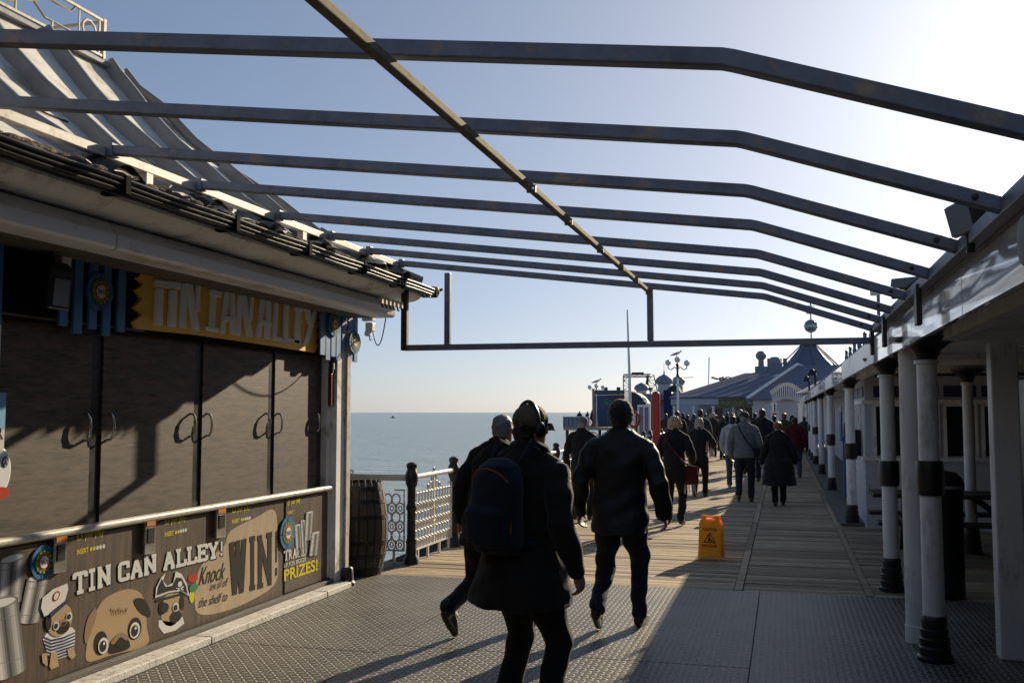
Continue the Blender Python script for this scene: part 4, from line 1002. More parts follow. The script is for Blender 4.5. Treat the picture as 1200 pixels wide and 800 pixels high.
for i in range(2): MB('purple_panel').span((kx - 0.006, 15.5 + i * 1.0, 1.90), (kx + 0.004, 16.35 + i * 1.0, 2.06)).build('fascia_light', parent=kk)
# further shop fronts beyond
sh = thing('arcade_shops', (2.6, 30, 0), 'row of white shop fronts set back under the arcade beyond the kiosk', 'shops')
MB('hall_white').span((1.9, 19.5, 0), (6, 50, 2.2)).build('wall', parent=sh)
for y in (20.5, 23.5, 27, 31, 35, 40):
    w = MB('glass_dark').span((1.88, y, 0.9), (1.898, y + 1.6, 1.9)).build('window', parent=sh)
    MB('white_paint').span((1.86, y - 0.08, 0.84), (1.879, y + 1.7, 0.9)).build('sill', parent=w)
MB('blue_panel').span((1.3, 24.6, 1.0), (1.34, 25.3, 1.7)).build('display_board', parent=sh)
ab = tag(MB('blue_panel').add([(1.10, 20.2, 0.05), (1.62, 20.2, 0.05), (1.62, 20.35, 1.2), (1.10, 20.35, 1.2), (1.10, 20.5, 0.05), (1.62, 20.5, 0.05)], [(0, 1, 2, 3), (4, 3, 2, 5), (0, 3, 4), (1, 5, 2)]).build('pavement_board'), 'blue A-board standing on the arcade step beyond the kiosk', 'board')
ml = thing('round_sign', (1.05, 19.0, 0.045), 'dark round sign board leaning by the far side of the kiosk', 'sign')
MB('black_plastic').lathe([(0.0, -0.06), (0.14, -0.05), (0.18, 0.0), (0.14, 0.05), (0.0, 0.06)], (1.10, 19.0, 1.34), 20, axis='X').build('disc', parent=ml, smooth=True)
MB('black_iron').bar((1.10, 19.02, 0.045), (1.10, 19.02, 1.16), 0.03, 0.03).build('stem', parent=ml)
# dark plant stand / speaker block by the third column
tag(MB('black_plastic').span((1.03, 15.9, 1.02), (1.13, 16.05, 1.42)).build('wall_cabinet', bevel=0.02), 'small black cabinet fixed by the near corner of the kiosk', 'cabinet')

# picnic table
pt = thing('picnic_table', (1.9, 12.6, 0), 'dark wooden picnic table with attached benches behind the columns', 'picnic table')
for k in range(5):
    MB('dark_wood').span((0.98, 12.22 + k * 0.155, 0.70), (2.85, 12.365 + k * 0.155, 0.745)).build('table_board', parent=pt, bevel=0.004)
for y in (11.85, 13.10):
    MB('dark_wood').span((1.0, y, 0.42), (2.83, y + 0.26, 0.46)).build('seat', parent=pt, bevel=0.004)
for x in (1.35, 2.5):
    MB('dark_wood').bar((x, 11.78, 0.39), (x, 13.43, 0.39), 0.045, 0.09).build('cross_rail', parent=pt)
    for s in (-1, 1): MB('dark_wood').bar((x + 0.05, 12.6 + s * 0.62, 0.0), (x + 0.05, 12.6 + s * 0.20, 0.70), 0.09, 0.045).build('leg', parent=pt)
    MB('dark_wood').bar((x + 0.02, 12.2, 0.67), (x + 0.02, 13.0, 0.67), 0.045, 0.07).build('top_rail', parent=pt)
MB('dark_wood').bar((1.4, 12.6, 0.40), (1.85, 12.6, 0.70), 0.045, 0.07).build('brace', parent=pt); MB('dark_wood').bar((2.55, 12.6, 0.36), (2.1, 12.6, 0.70), 0.045, 0.07).build('brace', parent=pt)
# black bin behind the near column
b = MB('black_plastic').lathe([(0.14, 0), (0.15, 0.05), (0.15, 0.95), (0.165, 0.98), (0.165, 1.02), (0.15, 1.08), (0.10, 1.13), (0.0, 1.15)], (1.42, 9.9, 0), 20)
bn = thing('litter_bin', (1.42, 9.9, 0), 'black dome-topped litter bin half hidden behind the near column', 'bin')
b.build('body', parent=bn, smooth=True); MB('roof_edge').lathe([(0.167, 0.985), (0.169, 1.0), (0.167, 1.015)], (1.42, 9.9, 0), 20).build('rim', parent=bn, smooth=True)
# amusement machine at the right edge
am = thing('arcade_machine', (2.2, 7.9, 0), 'dark arcade machine with a red front panel at the right edge', 'arcade machine')
MB('black_plastic').span((1.78, 7.9, 0.0), (2.6, 8.7, 1.95)).build('cabinet', parent=am, bevel=0.02)
MB('machine_red').span((1.86, 7.885, 0.15), (2.5, 7.90, 1.72)).build('front_panel', parent=am, bevel=0.004)
MB('hall_grey').tube([(1.75, 8.1, 2.02), (1.95, 8.0, 2.08), (2.15, 7.95, 2.05), (2.35, 7.95, 1.98)], 0.03, 8).build('top_trim', parent=am, smooth=True)
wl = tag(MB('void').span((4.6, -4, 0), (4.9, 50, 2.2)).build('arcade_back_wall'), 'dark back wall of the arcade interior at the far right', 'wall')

# ------------------------------------------------------------------ railing on the left
def panel_mb(Wd=1.30):
    """cast filigree panel: rows of linked rings with a tall central ornament"""
    b = MB('cream_iron')
    zt, zb = 0.78, 0.14; n = 13; r = Wd / n / 2; rz_ = r * 1.22; rows = int((zt - zb) / (r * 2.02)) - 0
    def ring(y, z, rr, t=0.010, k=10, e=1.0): b.tube([(0, y + rr * math.cos(2 * math.pi * i / k), z + e * rr * math.sin(2 * math.pi * i / k)) for i in range(k)], t, 4, close=True)
    for j in range(rows):
        z = zb + rz_ + j * r * 2.02; off = (j % 2) * r
        for i in range(n - (j % 2)): ring((i + 0.5) * 2 * r + off, z, r * 0.98, 0.010, 10, 1.25)
        if j % 2 == 0:
            for i in range(n): ring((i + 0.5) * 2 * r, z, r * 0.42, 0.009, 6, 1.5)
    c = Wd / 2
    for (y, z, rr) in ((c, 0.84, .06), (c - .11, .82, .045), (c + .11, .82, .045), (c, .93, .045), (c - .06, .90, .03), (c + .06, .90, .03), (c, 0.52, .12), (c, 0.52, .06), (c - .19, .81, .03), (c + .19, .81, .03), (c, 1.0, .022)): ring(y, z, rr, 0.011, 14)
    b.bar((0, 0, zb), (0, Wd, zb), 0.03, 0.02); b.bar((0, 0, zt + .03), (0, 0.12, zt + .03), 0.022, 0.016); b.bar((0, Wd - 0.12, zt + .03), (0, Wd, zt + .03), 0.022, 0.016)
    b.bar((0, c, 0.14), (0, c, 0.93), 0.016, 0.02); b.bar((0, 0, 0.14), (0, 0, zt + .03), 0.016, 0.016); b.bar((0, Wd, 0.14), (0, Wd, zt + .03), 0.016, 0.016)
    for y in (0.12, 0.45, 0.85, 1.2): b.bar((0, y * Wd / 1.3, 0.0), (0, y * Wd / 1.3, zb), 0.025, 0.025)
    return b
pm('cream_iron', (0.70, 0.68, 0.62), 0.4, var=0.1, vs=6)
def post_mb():
    return MB('black_iron').lathe([(0.085, 0), (0.085, 0.06), (0.065, 0.09), (0.055, 0.20), (0.062, 0.24), (0.050, 0.28), (0.047, 0.58), (0.060, 0.60), (0.060, 0.63), (0.047, 0.66), (0.047, 0.84), (0.066, 0.88), (0.072, 0.93), (0.072, 0.99), (0.058, 1.02), (0.050, 1.05), (0.060, 1.07), (0.060, 1.10), (0.035, 1.12), (0.0, 1.125)], (0, 0, 0), 16)
RLX = -4.035
pylist = [10.49 + 1.47 * i for i in range(31)]
rl = thing('pier_railing', (RLX, 10.49, 0), 'ornate cream filigree railing with black posts along the sea edge', 'railing')
pp = post_mb(); pnl = panel_mb()
proto_post = proto_panel = None
for i, y in enumerate(pylist):
    if i == 0:
        o = MB('black_iron'); o.v = [(x + RLX, yy + y, z) for x, yy, z in pp.v]; o.f = pp.f; o.m = pp.m; proto_post = o.build('post', parent=rl, smooth=True)
        o = MB('cream_iron'); o.v = [(x + RLX, yy + y + 0.085, z) for x, yy, z in pnl.v]; o.f = pnl.f; o.m = pnl.m; proto_panel = o.build('filigree_panel', parent=rl, smooth=True)
    else:
        for pr_ in (proto_post, proto_panel):
            c = pr_.copy(); COL.objects.link(c); c.parent = rl; c.location = (0, 1.47 * i, 0)
b = MB('cream_iron').tube([(RLX, 10.49, 0.955), (RLX, pylist[-1] + 1.4, 0.955)], 0.03, 12); b.build('handrail', parent=rl, smooth=True)
# return of the railing behind the barrel
rr = thing('corner_railing', (-5.2, 10.49, 0), 'short return of the filigree railing behind the barrel', 'railing')
MB('cream_iron').span((-7.4, 10.455, 0.915), (RLX - 0.05, 10.525, 0.985)).build('handrail', parent=rr, bevel=0.02)
for k in range(2):
    o = MB('cream_iron'); x1 = RLX - 0.085 - k * 1.47; o.v = [(x1 - yy, 10.49 + x, z) for x, yy, z in pnl.v]; o.f = pnl.f; o.m = pnl.m; o.build('filigree_panel', parent=rr, smooth=True)
# deck corner left of the railing line
struct(MB('grey_timber').span((-7.6, 9.2, -0.06), (-4.13, 10.6, -0.004)).build('side_deck'))

# barrel
bx, by = -4.33, 9.72
br = thing('wooden_barrel', (bx, by, 0), 'old dark oak barrel with metal hoops standing by the corner post', 'barrel')
H_ = 0.955
def br_r(z): t = z / H_; return 0.245 + 0.065 * math.sin(math.pi * t)
b = MB('oak'); ns = 22; vs = []; fs = []; nz = 12
for i in range(ns):
    a0, a1 = 2 * math.pi * i / ns + 0.012, 2 * math.pi * (i + 1) / ns - 0.012; am_ = (a0 + a1) / 2
    for (ang, k) in ((a0, 0.985), (a0 + .02, 1), (a1 - .02, 1), (a1, 0.985)):
        for j in range(nz + 1):
            z = H_ * j / nz; r = br_r(z) * k; vs.append((bx + r * math.cos(ang), by + r * math.sin(ang), z))
    o_ = i * 4 * (nz + 1)
    for q in range(3):
        for j in range(nz): fs.append((o_ + q * (nz + 1) + j, o_ + (q + 1) * (nz + 1) + j, o_ + (q + 1) * (nz + 1) + j + 1, o_ + q * (nz + 1) + j + 1))
b.add(vs, fs); b.lathe([(0.24, 0.01), (0.285, 0.4), (0.235, 0.925)], (bx, by, 0), 22); b.build('staves', parent=br, smooth=True, angle=30)
for z in (0.06, 0.20, 0.34, 0.60, 0.76, 0.89):
    MB('hoop').lathe([(br_r(z - .02) * .99, z - 0.022), (br_r(z - .02) + .004, z - 0.02), (br_r(z + .02) + .004, z + 0.02), (br_r(z + .02) * .99, z + 0.022)], (bx, by, 0), 30).build('hoop', parent=br, smooth=True)

# wet floor sign
ws = thing('wet_floor_sign', (-0.83, 11.75, 0), 'yellow folding caution wet floor sign standing on the timber deck', 'sign')
SR = Matrix.Rotation(R(-8), 3, 'Z')
def WP(p): return SR @ Vector(p) + Vector((-0.83, 11.72, 0))
def sheet(s):
    b = MB('yellow_plastic'); hw = 0.128
    y0, y1 = s * 0.12, s * 0.025
    def S(x, z, d=0): return WP((x, y0 + (y1 - y0) * z / 0.50 + d, z))
    out = [(-hw, 0.0), (-hw * .75, 0.0), (-hw * .7, 0.03), (hw * .7, 0.03), (hw * .75, 0.0), (hw, 0.0), (hw, 0.41), (hw * 0.84, 0.45), (hw * .82, 0.50), (hw * .45, 0.50), (hw * .42, 0.455), (-hw * .42, 0.455), (-hw * .45, 0.50), (-hw * .82, 0.50), (-hw * 0.84, 0.45), (-hw, 0.41)]
    n_ = len(out)
    vs = [S(x, z, 0) for x, z in out] + [S(x, z, 0.014) for x, z in out]
    b.add(vs, [tuple(range(n_)), tuple(range(2 * n_ - 1, n_ - 1, -1))] + [(i, i + n_, (i + 1) % n_ + n_, (i + 1) % n_) for i in range(n_)])
    # grip bar on top
    b.bar(S(-hw * .5, 0.485, .007), S(hw * .5, 0.485, .007), 0.012, 0.018)
    return b, S
for s in (-1, 1):
    b, S = sheet(s); pn = b.build('leaf', parent=ws, bevel=0.004)
    if s == -1:
        b = MB('ink_red'); e = -0.003
        put_text(b, 'CAUTION', [S(-0.08, 0.325, e), S(0.08, 0.325, e), S(0.08, 0.36, e), S(-0.08, 0.36, e)], 'ink_red', 0.03)
        put_text(b, 'WET FLOOR', [S(-0.088, 0.145, e), S(0.088, 0.145, e), S(0.088, 0.178, e), S(-0.088, 0.178, e)], 'ink_red', 0.03)
        b.mat('ink_black')
        def tri(r0, r1, zc=0.235):
            for a in range(3):
                a0, a1 = math.pi / 2 + a * 2 * math.pi / 3, math.pi / 2 + (a + 1) * 2 * math.pi / 3
                q = [S(r * math.cos(t) * 1.05, zc + r * math.sin(t), e) for r, t in ((r0, a0), (r0, a1), (r1, a1), (r1, a0))]
                b.add(q, [(0, 1, 2, 3)])
        tri(0.078, 0.062)
        b.add([S(-0.02, 0.21, e), S(0.0, 0.21, e), S(0.01, 0.25, e), S(-0.005, 0.26, e)], [(0, 1, 2, 3)]); b.add([S(0.0, 0.225, e), S(0.03, 0.205, e), S(0.034, 0.213, e), S(0.008, 0.24, e)], [(0, 1, 2, 3)])
        b.add([S(-0.005 + .01 * math.cos(t), 0.272 + .01 * math.sin(t), e) for t in [i * math.pi / 4 for i in range(8)]], [tuple(range(8))])
        b.build('warning_print', parent=pn)
# ------------------------------------------------------------------ unseen blocks added to keep sky light off the scene
gh = thing('rear_sky_blocker', (0, -9, 0), 'added dark block behind the viewer that cuts sky light', 'building')
MB('hall_grey').span((-9, -14, 0), (9, -7.5, 6.5)).build('wall', parent=gh)
MB('ride_dark').span((-9, -7.5, 3.25), (0.9, -0.6, 3.4)).build('overhead_sky_blocker', parent=gh)  # unseen slab added overhead to reduce fill on the walkers' backs
MB('dark_wood').span((-9, -7.49, 0), (9, -7.4, 3.1)).build('doors', parent=gh)  # plain dark face of the added rear block
ah = thing('side_sky_blocker', (9, 20, 0), 'added unseen block behind the arcade that cuts low sky light', 'building')
MB('ride_dark').span((5.2, -7.4, 0), (12, 46, 6.3)).build('wall', parent=ah)  # added out of sight to block low sky light from the right
# ------------------------------------------------------------------ people
def V3(*a): return Vector(a)
class Body:
    """collects tapered limbs, then fuses them into one skin with a voxel remesh"""
    def __init__(s): s.b = MB('x')
    def limb(s, pts, rs, n=12, sq=1.0):
        """pts: centre line, rs: radii; rounded ends"""
        P = [Vector(p) for p in pts]; Rr = list(rs)
        a, c = P[0], P[-1]; d0 = (P[0] - P[1]).normalized(); d1 = (P[-1] - P[-2]).normalized()
        PP = [a + d0 * Rr[0] * .75, a + d0 * Rr[0] * .4] + P + [c + d1 * Rr[-1] * .4, c + d1 * Rr[-1] * .75]
        RR = [Rr[0] * .4, Rr[0] * .82] + Rr + [Rr[-1] * .82, Rr[-1] * .4]
        s.b.tube(PP, RR, n); return s
    def rings(s, rg, n=20):
        """rg: list of (centre, rx, ry, yaw, tilt vector)"""
        vs = []; fs = []
        for (c, rx, ry, yaw) in rg:
            for j in range(n):
                a = 2 * math.pi * j / n; ca, sa = math.cos(a), math.sin(a)
                e = 0.86; x = rx * math.copysign(abs(ca) ** e, ca); y = ry * math.copysign(abs(sa) ** e, sa)
                vs.append((c[0] + x * math.cos(yaw) - y * math.sin(yaw), c[1] + x * math.sin(yaw) + y * math.cos(yaw), c[2]))
        k = len(rg)
        for i in range(k - 1):
            for j in range(n): j2 = (j + 1) % n; fs.append((i * n + j, i * n + j2, (i + 1) * n + j2, (i + 1) * n + j))
        fs.append(tuple(range(n - 1, -1, -1))); fs.append(tuple((k - 1) * n + j for j in range(n)))
        s.b.add(vs, fs); return s
    def ball(s, c, r, sc=(1, 1, 1), n=14, m=10): s.b.ball(c, r, n, m, sc); return s
    def finish(s, name, mat, parent, M, vox, folds=0.0, fs=1.0, smooth_it=2, puff=0.0, label=None):
        me = bpy.data.meshes.new('tmp'); me.from_pydata([M @ Vector(v) for v in s.b.v], [], s.b.f)
        bb = bmesh.new(); bb.from_mesh(me); bmesh.ops.recalc_face_normals(bb, faces=bb.faces); bb.to_mesh(me); bb.free()
        ob = bpy.data.objects.new('tmp', me); sc = SCR
        sc.collection.objects.link(ob)
        md = ob.modifiers.new('r', 'REMESH'); md.mode = 'VOXEL'; md.voxel_size = vox; md.use_smooth_shade = True
        if smooth_it: m2 = ob.modifiers.new('s', 'SMOOTH'); m2.iterations = smooth_it; m2.factor = 0.5
        sc.view_layers[0].update(); dg = sc.view_layers[0].depsgraph
        out = bpy.data.meshes.new_from_object(ob.evaluated_get(dg))
        bpy.data.objects.remove(ob); bpy.data.meshes.remove(me)
        n = len(out.vertices)
        if folds and n:
            co = np.empty(n * 3); out.vertices.foreach_get('co', co); co = co.reshape(-1, 3)
            no = np.empty(n * 3); out.vertex_normals.foreach_get('vector', no); no = no.reshape(-1, 3)
            inv = np.array(M.inverted().to_3x3()); tr = np.array(M.translation)
            q = (co - tr) @ inv.T
            x, y, z = q[:, 0] * fs, q[:, 1] * fs, q[:, 2] * fs; ph = (parent.location.x * 7 + parent.location.y * 3) % 6
            d = (np.sin(13 * x + 5 * z + 3 * np.sin(6 * z + ph) + ph) * .45 + np.sin(26 * z + 9 * x + 4 * np.sin(8 * x + ph)) * .35 + np.sin(41 * z - 23 * x + 17 * y + ph) * .25 + np.sin(31 * x + 11 * y + 7 * z) * .25)
            if puff: d = d * .5 + np.abs(np.sin(z * math.pi / puff)) * 1.3
            co = co + no * (d * folds)[:, None]
            out.vertices.foreach_set('co', co.ravel())
        org = np.array(WORLD[parent])
        co = np.empty(n * 3); out.vertices.foreach_get('co', co); co = (co.reshape(-1, 3) - org).ravel(); out.vertices.foreach_set('co', co)
        out.polygons.foreach_set('use_smooth', [True] * len(out.polygons)); out.materials.clear(); out.materials.append(MATS[mat]); out.update()
        out.name = name
        o = bpy.data.objects.new(name, out); COL.objects.link(o); o.parent = parent; WORLD[o] = WORLD[parent]
        if label: o['label'] = label
        return o
SCR = bpy.data.scenes.new('scratch_people')
def ik(a, c, l1, l2, hint):
    a, c = Vector(a), Vector(c); d = c - a; L_ = min(d.length, (l1 + l2) * 0.999); dn = d.normalized()
    t = (l1 * l1 - l2 * l2 + L_ * L_) / (2 * L_); h = math.sqrt(max(l1 * l1 - t * t, 0)); hv = Vector(hint) - dn * Vector(hint).dot(dn); hv.normalize()
    return a + dn * t + hv * h
def hand(B, w, d, side, s=1.0, curl=0.6, fwd=V3(0, 1, 0)):
    """relaxed hand hanging from the wrist w along direction d; side = +1 right, -1 left"""
    d = d.normalized(); f = (fwd - d * fwd.dot(d)).normalized(); pn = d.cross(f) * side   # pn: palm normal side (towards the body)
    pn = -pn if pn.x * side > 0 else pn
    k = s
    pc = w + d * 0.045 * k
    for j in range(4):
        u = (1.5 - j) * 0.019 * k
        B.limb([w + f * u * .5, w + d * 0.05 * k + f * u, w + d * 0.085 * k + f * u], [0.015 * k, 0.0135 * k, 0.0115 * k], 8)
        L_ = [0.072, 0.080, 0.075, 0.060][j] * k; p = w + d * 0.088 * k + f * u; a = 0.25 + 0.15 * j
        pts = [p]; dirv = d.copy()
        for q in range(3):
            a = curl * (0.6 + 0.35 * q) + 0.06 * j; dv = (d * math.cos(a) + pn * math.sin(a)); p = p + dv * L_ * (0.42, 0.32, 0.26)[q]; pts.append(p)
        B.limb(pts, [0.0098 * k, 0.0092 * k, 0.0086 * k, 0.0075 * k], 8)
    t0 = w + d * 0.02 * k + f * 0.022 * k
    B.limb([t0, t0 + (d * .6 + f * .55 + pn * .3).normalized() * 0.04 * k, t0 + (d * .8 + f * .35 + pn * .45).normalized() * 0.075 * k], [0.014 * k, 0.0115 * k, 0.009 * k], 8)
def person(pos, heading, label, H=1.75, top='cloth_black', legs='jeans_dark', coat=0.80, bulk=1.0, hair='short', hairmat='hair_dark', lf=(0, 0, 0), rf=(0, 0, 0),
           la=(0.0, 0.0), ra=(0.0, 0.0), lean=0.03, side_lean=0.0, head_yaw=0.0, head_pitch=0.0, skin='skin', vox=0.012, group=None, shoes='shoe_dark', puff=0, flare=0.0, female=False, shoulders=None, hood=False, folds=0.008, bent=(0, 0), headwear=None):
    """pos: ground point; heading: radians clockwise from +Y; lf / rf: foot offset (x, forward, heel lift); la / ra: hand (outward, forward) offsets"""
    g = thing('person', (pos[0], pos[1], 0), label, 'person', group)
    s = H / 1.75
    M = Matrix.Translation(Vector((pos[0], pos[1], 0))) @ Matrix.Rotation(-heading, 4, 'Z') @ Matrix.Scale(s, 4)
    detail = vox < 0.009
    sw = (0.175 if female else 0.195) * (shoulders or 1)
    hipz = 0.90 - 0.25 * (abs(lf[1]) + abs(rf[1])) ** 2 * 0.5
    def up(z):     # spine centre at height z
        t = (z - hipz) / 0.6; return V3(side_lean * t, lean * t * 1.6 + 0.0, z)
    hip = [V3(-0.09, 0, hipz - 0.02), V3(0.09, 0, hipz - 0.02)]
    feet = [V3(-0.10 + lf[0], lf[1], 0.075 + lf[2]), V3(0.10 + rf[0], rf[1], 0.075 + rf[2])]
    knees = [ik(hip[i], feet[i], 0.435, 0.425, (0.08 * (-1, 1)[i], 1, 0)) for i in range(2)]
    shp = [up(1.405) + V3(-sw, 0, -0.005), up(1.405) + V3(sw, 0, -0.005)]
    hands = []; elb = []
    for i, a in enumerate((la, ra)):
        sg = (-1, 1)[i]
        w = shp[i] + V3(sg * (0.045 + a[0]), 0.03 + a[1], -0.515 + 0.25 * a[1] ** 2 + (a[2] if len(a) > 2 else 0)); hands.append(w)
        elb.append(ik(shp[i], w, 0.30, 0.26, (0.35 * sg, -1, 0)))
    hc = up(1.625) + V3(0, 0.02 + 0.10 * head_pitch, -0.01)
    HM = Matrix.Translation(hc) @ Matrix.Rotation(-head_yaw, 4, 'Z') @ Matrix.Rotation(-head_pitch, 4, 'X')
    def h(x, y, z): return HM @ V3(x, y, z)
    # ---- body
    B = Body()
    nk = up(1.47)
    B.limb([nk, hc + V3(0, -0.015, -0.07)], [0.062, 0.058], 14)
    hv = []
    for (dz, rx, ry, dy) in ((-0.115, .028, .03, .045), (-0.105, .045, .055, .03), (-0.075, .058, .075, .012), (-0.04, .066, .086, .004), (0, .073, .094, 0), (.04, .075, .096, -.004), (.075, .068, .086, -.006), (.10, .052, .066, -.006), (.118, .028, .036, -.006)):
        for j in range(18):
            a = 2 * math.pi * j / 18; hv.append(h(rx * math.cos(a), dy + ry * math.sin(a), dz))
    k = 9; fs = [(i * 18 + j, i * 18 + (j + 1) % 18, (i + 1) * 18 + (j + 1) % 18, (i + 1) * 18 + j) for i in range(k - 1) for j in range(18)]
    fs += [tuple(range(17, -1, -1)), tuple((k - 1) * 18 + j for j in range(18))]
    B.b.add(hv, fs)
    # nose, brow, ears, chin, lips, eye swell
    B.limb([h(0, .088, .012), h(0, .108, -.022)], [0.010, 0.014], 8); B.limb([h(-.03, .083, .022), h(.03, .083, .022)], [0.012, 0.012], 8)
    B.limb([h(-.018, .085, -.058), h(.018, .085, -.058)], [0.009, 0.009], 8); B.ball(h(0, .070, -.098), 0.022)
    for sx in (-1, 1):
        B.limb([h(.076 * sx, -.002, .016), h(.080 * sx, -.010, .0), h(.077 * sx, .0, -.026)], [0.010, 0.013, 0.009], 8)
        B.ball(h(.030 * sx, .076, .004), 0.014)
    B.rings([(up(.90), .15, .11, 0), (up(1.0), .145, .105, 0), (up(1.15), .14, .10, 0), (up(1.30), .16, .11, 0), (up(1.40), .155, .10, 0), (up(1.46), .08, .075, 0)], 16)
    for i in range(2):
        B.limb([shp[i] + V3((.05, -.05)[i], 0, 0), shp[i], elb[i], hands[i]], [.055, .052, .040, .028], 10)
        B.limb([hip[i], knees[i], feet[i]], [.085, .055, .040], 10)
        B.limb([feet[i], feet[i] + V3(0, .10, -.03 - feet[i].z * .15)], [.036, .03], 8)
        dv = (hands[i] - elb[i]).normalized()
        if detail or vox < 0.013: hand(B, hands[i], dv, (-1, 1)[i], 1.0, 0.95)
        else:
            B.limb([hands[i], hands[i] + dv * 0.09, hands[i] + dv * 0.15 + V3(0, .02, 0)], [.026, .030, .018], 8)
    body = B.finish('body', skin, g, M, min(vox, 0.0065 if detail else 0.010) if vox < .02 else vox * .8, smooth_it=1)
    # ---- eyes
    if detail:
        for sx in (-1, 1):
            e = MB('ink_white'); c = M @ h(.031 * sx, .083, .006); e.ball(c, 0.012 * s, 12, 8); e.mat('ink_black').ball(M @ h(.031 * sx, .0915, .006), 0.0062 * s, 10, 6); e.build('eye', parent=g, smooth=True)
    # ---- trousers
    if legs:
        for _ in (0,):
            T = Body(); w = 1.0 + 0.12 * (bulk - 1)
            for i in range(2):
                f = feet[i]; kn = knees[i]
                T.limb([hip[i] + V3(0, 0, .02), hip[i].lerp(kn, .5), kn, kn.lerp(f, .5), f + V3(0, -.01, .02)], [.108 * w, .098 * w, .074 * w, .066 * w, .062 * w], 14)
            T.rings([(up(.84), .15 * w, .12 * w, 0), (up(.92), .165 * w, .125 * w, 0), (up(1.02), .16 * w, .12 * w, 0)], 18)
            T.finish('trousers', legs, g, M, vox, folds=folds * .8, fs=1.1, smooth_it=2)
    # ---- shoes
    for i in range(2):
        S = Body(); f = feet[i]; lift = f.z - .075
        toe = V3(f.x + 0.015 * (-1, 1)[i], f.y + 0.165 - lift * .3, 0.037); heel = f + V3(0, -0.045, -0.035)
        S.limb([heel + V3(0, 0, .01), f + V3(0, .03, -.025), (f + toe) / 2 + V3(0, .02, -.0), toe], [.040, .045, .040, .034], 12)
        S.limb([f + V3(0, -.01, .0), f + V3(0, -.01, .05)], [.048, .046], 10)
        S.limb([heel + V3(0, 0, -.012), (heel + toe) / 2 + V3(0, 0, -.012), toe + V3(0, .01, -.008)], [.028, .030, .028], 10)
        S.finish('shoe', shoes, g, M, min(vox, .010), smooth_it=1)
    # ---- coat / jacket
    J = Body(); bk = bulk; hem = coat
    sh_ = [(hem, .185 + flare, .15 + flare * .8), (hem + .06, .186 + flare * .9, .152 + flare * .7), (.90, .182 + flare * .5, .145 + flare * .4), (1.02, .172 + flare * .2, .135 + flare * .1), (1.15, .172, .133), (1.28, .185, .138), (1.37, .178, .128), (1.43, .15, .105), (1.475, .095, .088), (1.50, .075, .08)]
    if female: sh_ = [(z, rx * (.90 if .95 < z < 1.2 else .94), ry * .95) for z, rx, ry in sh_]
    sh_ = [r for r in sh_ if r[0] >= hem - 1e-3]; sh_.sort()
    mid = (feet[0] + feet[1]) / 2
    def cz(z):
        c = up(z)
        if z < .95: c = c + V3(mid.x, mid.y, 0) * (.95 - z) * .5
        return c
    J.rings([(cz(z), rx * bk, ry * bk, 0) for z, rx, ry in sh_], 26)
    for i in range(2):
        sg = (-1, 1)[i]; a0 = shp[i] + V3(-sg * .06, 0, .0)
        dv = (hands[i] - elb[i]).normalized()
        J.limb([a0, shp[i] + V3(0, 0, -.01), shp[i].lerp(elb[i], .5), elb[i], elb[i].lerp(hands[i], .55), hands[i] + dv * .005], [.070 * bk, .070 * bk, .068 * bk, .063 * bk, .056 * bk, .047 * bk], 14)
        J.limb([up(1.475) + V3(sg * .045, -.005, 0), up(1.44) + V3(sg * .10, -.005, 0), shp[i] + V3(-sg * .01, 0, 0)], [.060 * bk, .062 * bk, .064 * bk], 12)
    if hood: J.limb([up(1.50) + V3(-.07, -.07, 0), up(1.49) + V3(0, -.12, -.02), up(1.50) + V3(.07, -.07, 0)], [.05, .06, .05], 12)
    else: J.limb([up(1.50) + V3(-.055, .03, .0), up(1.51) + V3(-.055, -.045, .01), up(1.51) + V3(0, -.065, .015), up(1.51) + V3(.055, -.045, .01), up(1.50) + V3(.055, .03, 0)], [.026, .030, .032, .030, .026], 10)
    coat_o = J.finish('coat' if hem < .78 else 'jacket', top, g, M, vox, folds=folds, smooth_it=2, puff=puff)
    # ---- hair
    W = Body()
    if hair in ('short', 'bald', 'crop'):
        pass
    if hair == 'short' or hair == 'crop':
        W.ball(h(0, -.012, .030), .094, (0.88, 1.06, .98)); W.ball(h(0, -.045, -.02), .070, (1.02, .85, 1.1))
    elif hair == 'bald': W.ball(h(0, -.045, -.012), .068, (1.12, .80, .75))
    elif hair == 'long':
        W.ball(h(0, -.015, .035), .103, (0.90, 1.02, .98)); W.rings([(h(0, -.05, -.24), .075, .035, -head_yaw), (h(0, -.055, -.16), .095, .05, -head_yaw), (h(0, -.05, -.06), .10, .065, -head_yaw), (h(0, -.03, .04), .093, .075, -head_yaw)], 16)
    elif hair == 'bob':
        W.ball(h(0, -.015, .03), .11, (0.95, 1.02, .98)); W.ball(h(0, -.05, -.04), .10, (1.08, .75, 1.0)); W.ball(h(-.07, -.03, -.05), .05, (.8, 1, 1.3)); W.ball(h(.07, -.03, -.05), .05, (.8, 1, 1.3))
    elif hair == 'curly':
        rr = random.Random(int(pos[1] * 10))
        for q in range(90):
            a = rr.uniform(0, 2 * math.pi); e = rr.uniform(-.8, 1.5); r0 = .105
            r0 = rr.uniform(.09, .125); p = V3(r0 * math.cos(a) * math.cos(e), r0 * math.sin(a) * math.cos(e) - .02, r0 * math.sin(e) + .01)
            if p.y > .055 and p.z < .06: continue
            W.ball(h(*p), rr.uniform(.014, .030), n=8, m=6)
        W.ball(h(0, -.02, .02), .105)
    elif hair == 'up': W.ball(h(0, -.012, .032), .098, (0.88, 1.05, .98)); W.ball(h(0, -.07, .06), .055)
    if hair != 'none': W.finish('hair', hairmat, g, M, min(vox, .008), folds=.005 if hair != 'bald' else .001, fs=3.2, smooth_it=1)
    if headwear: headwear(g, M, h)
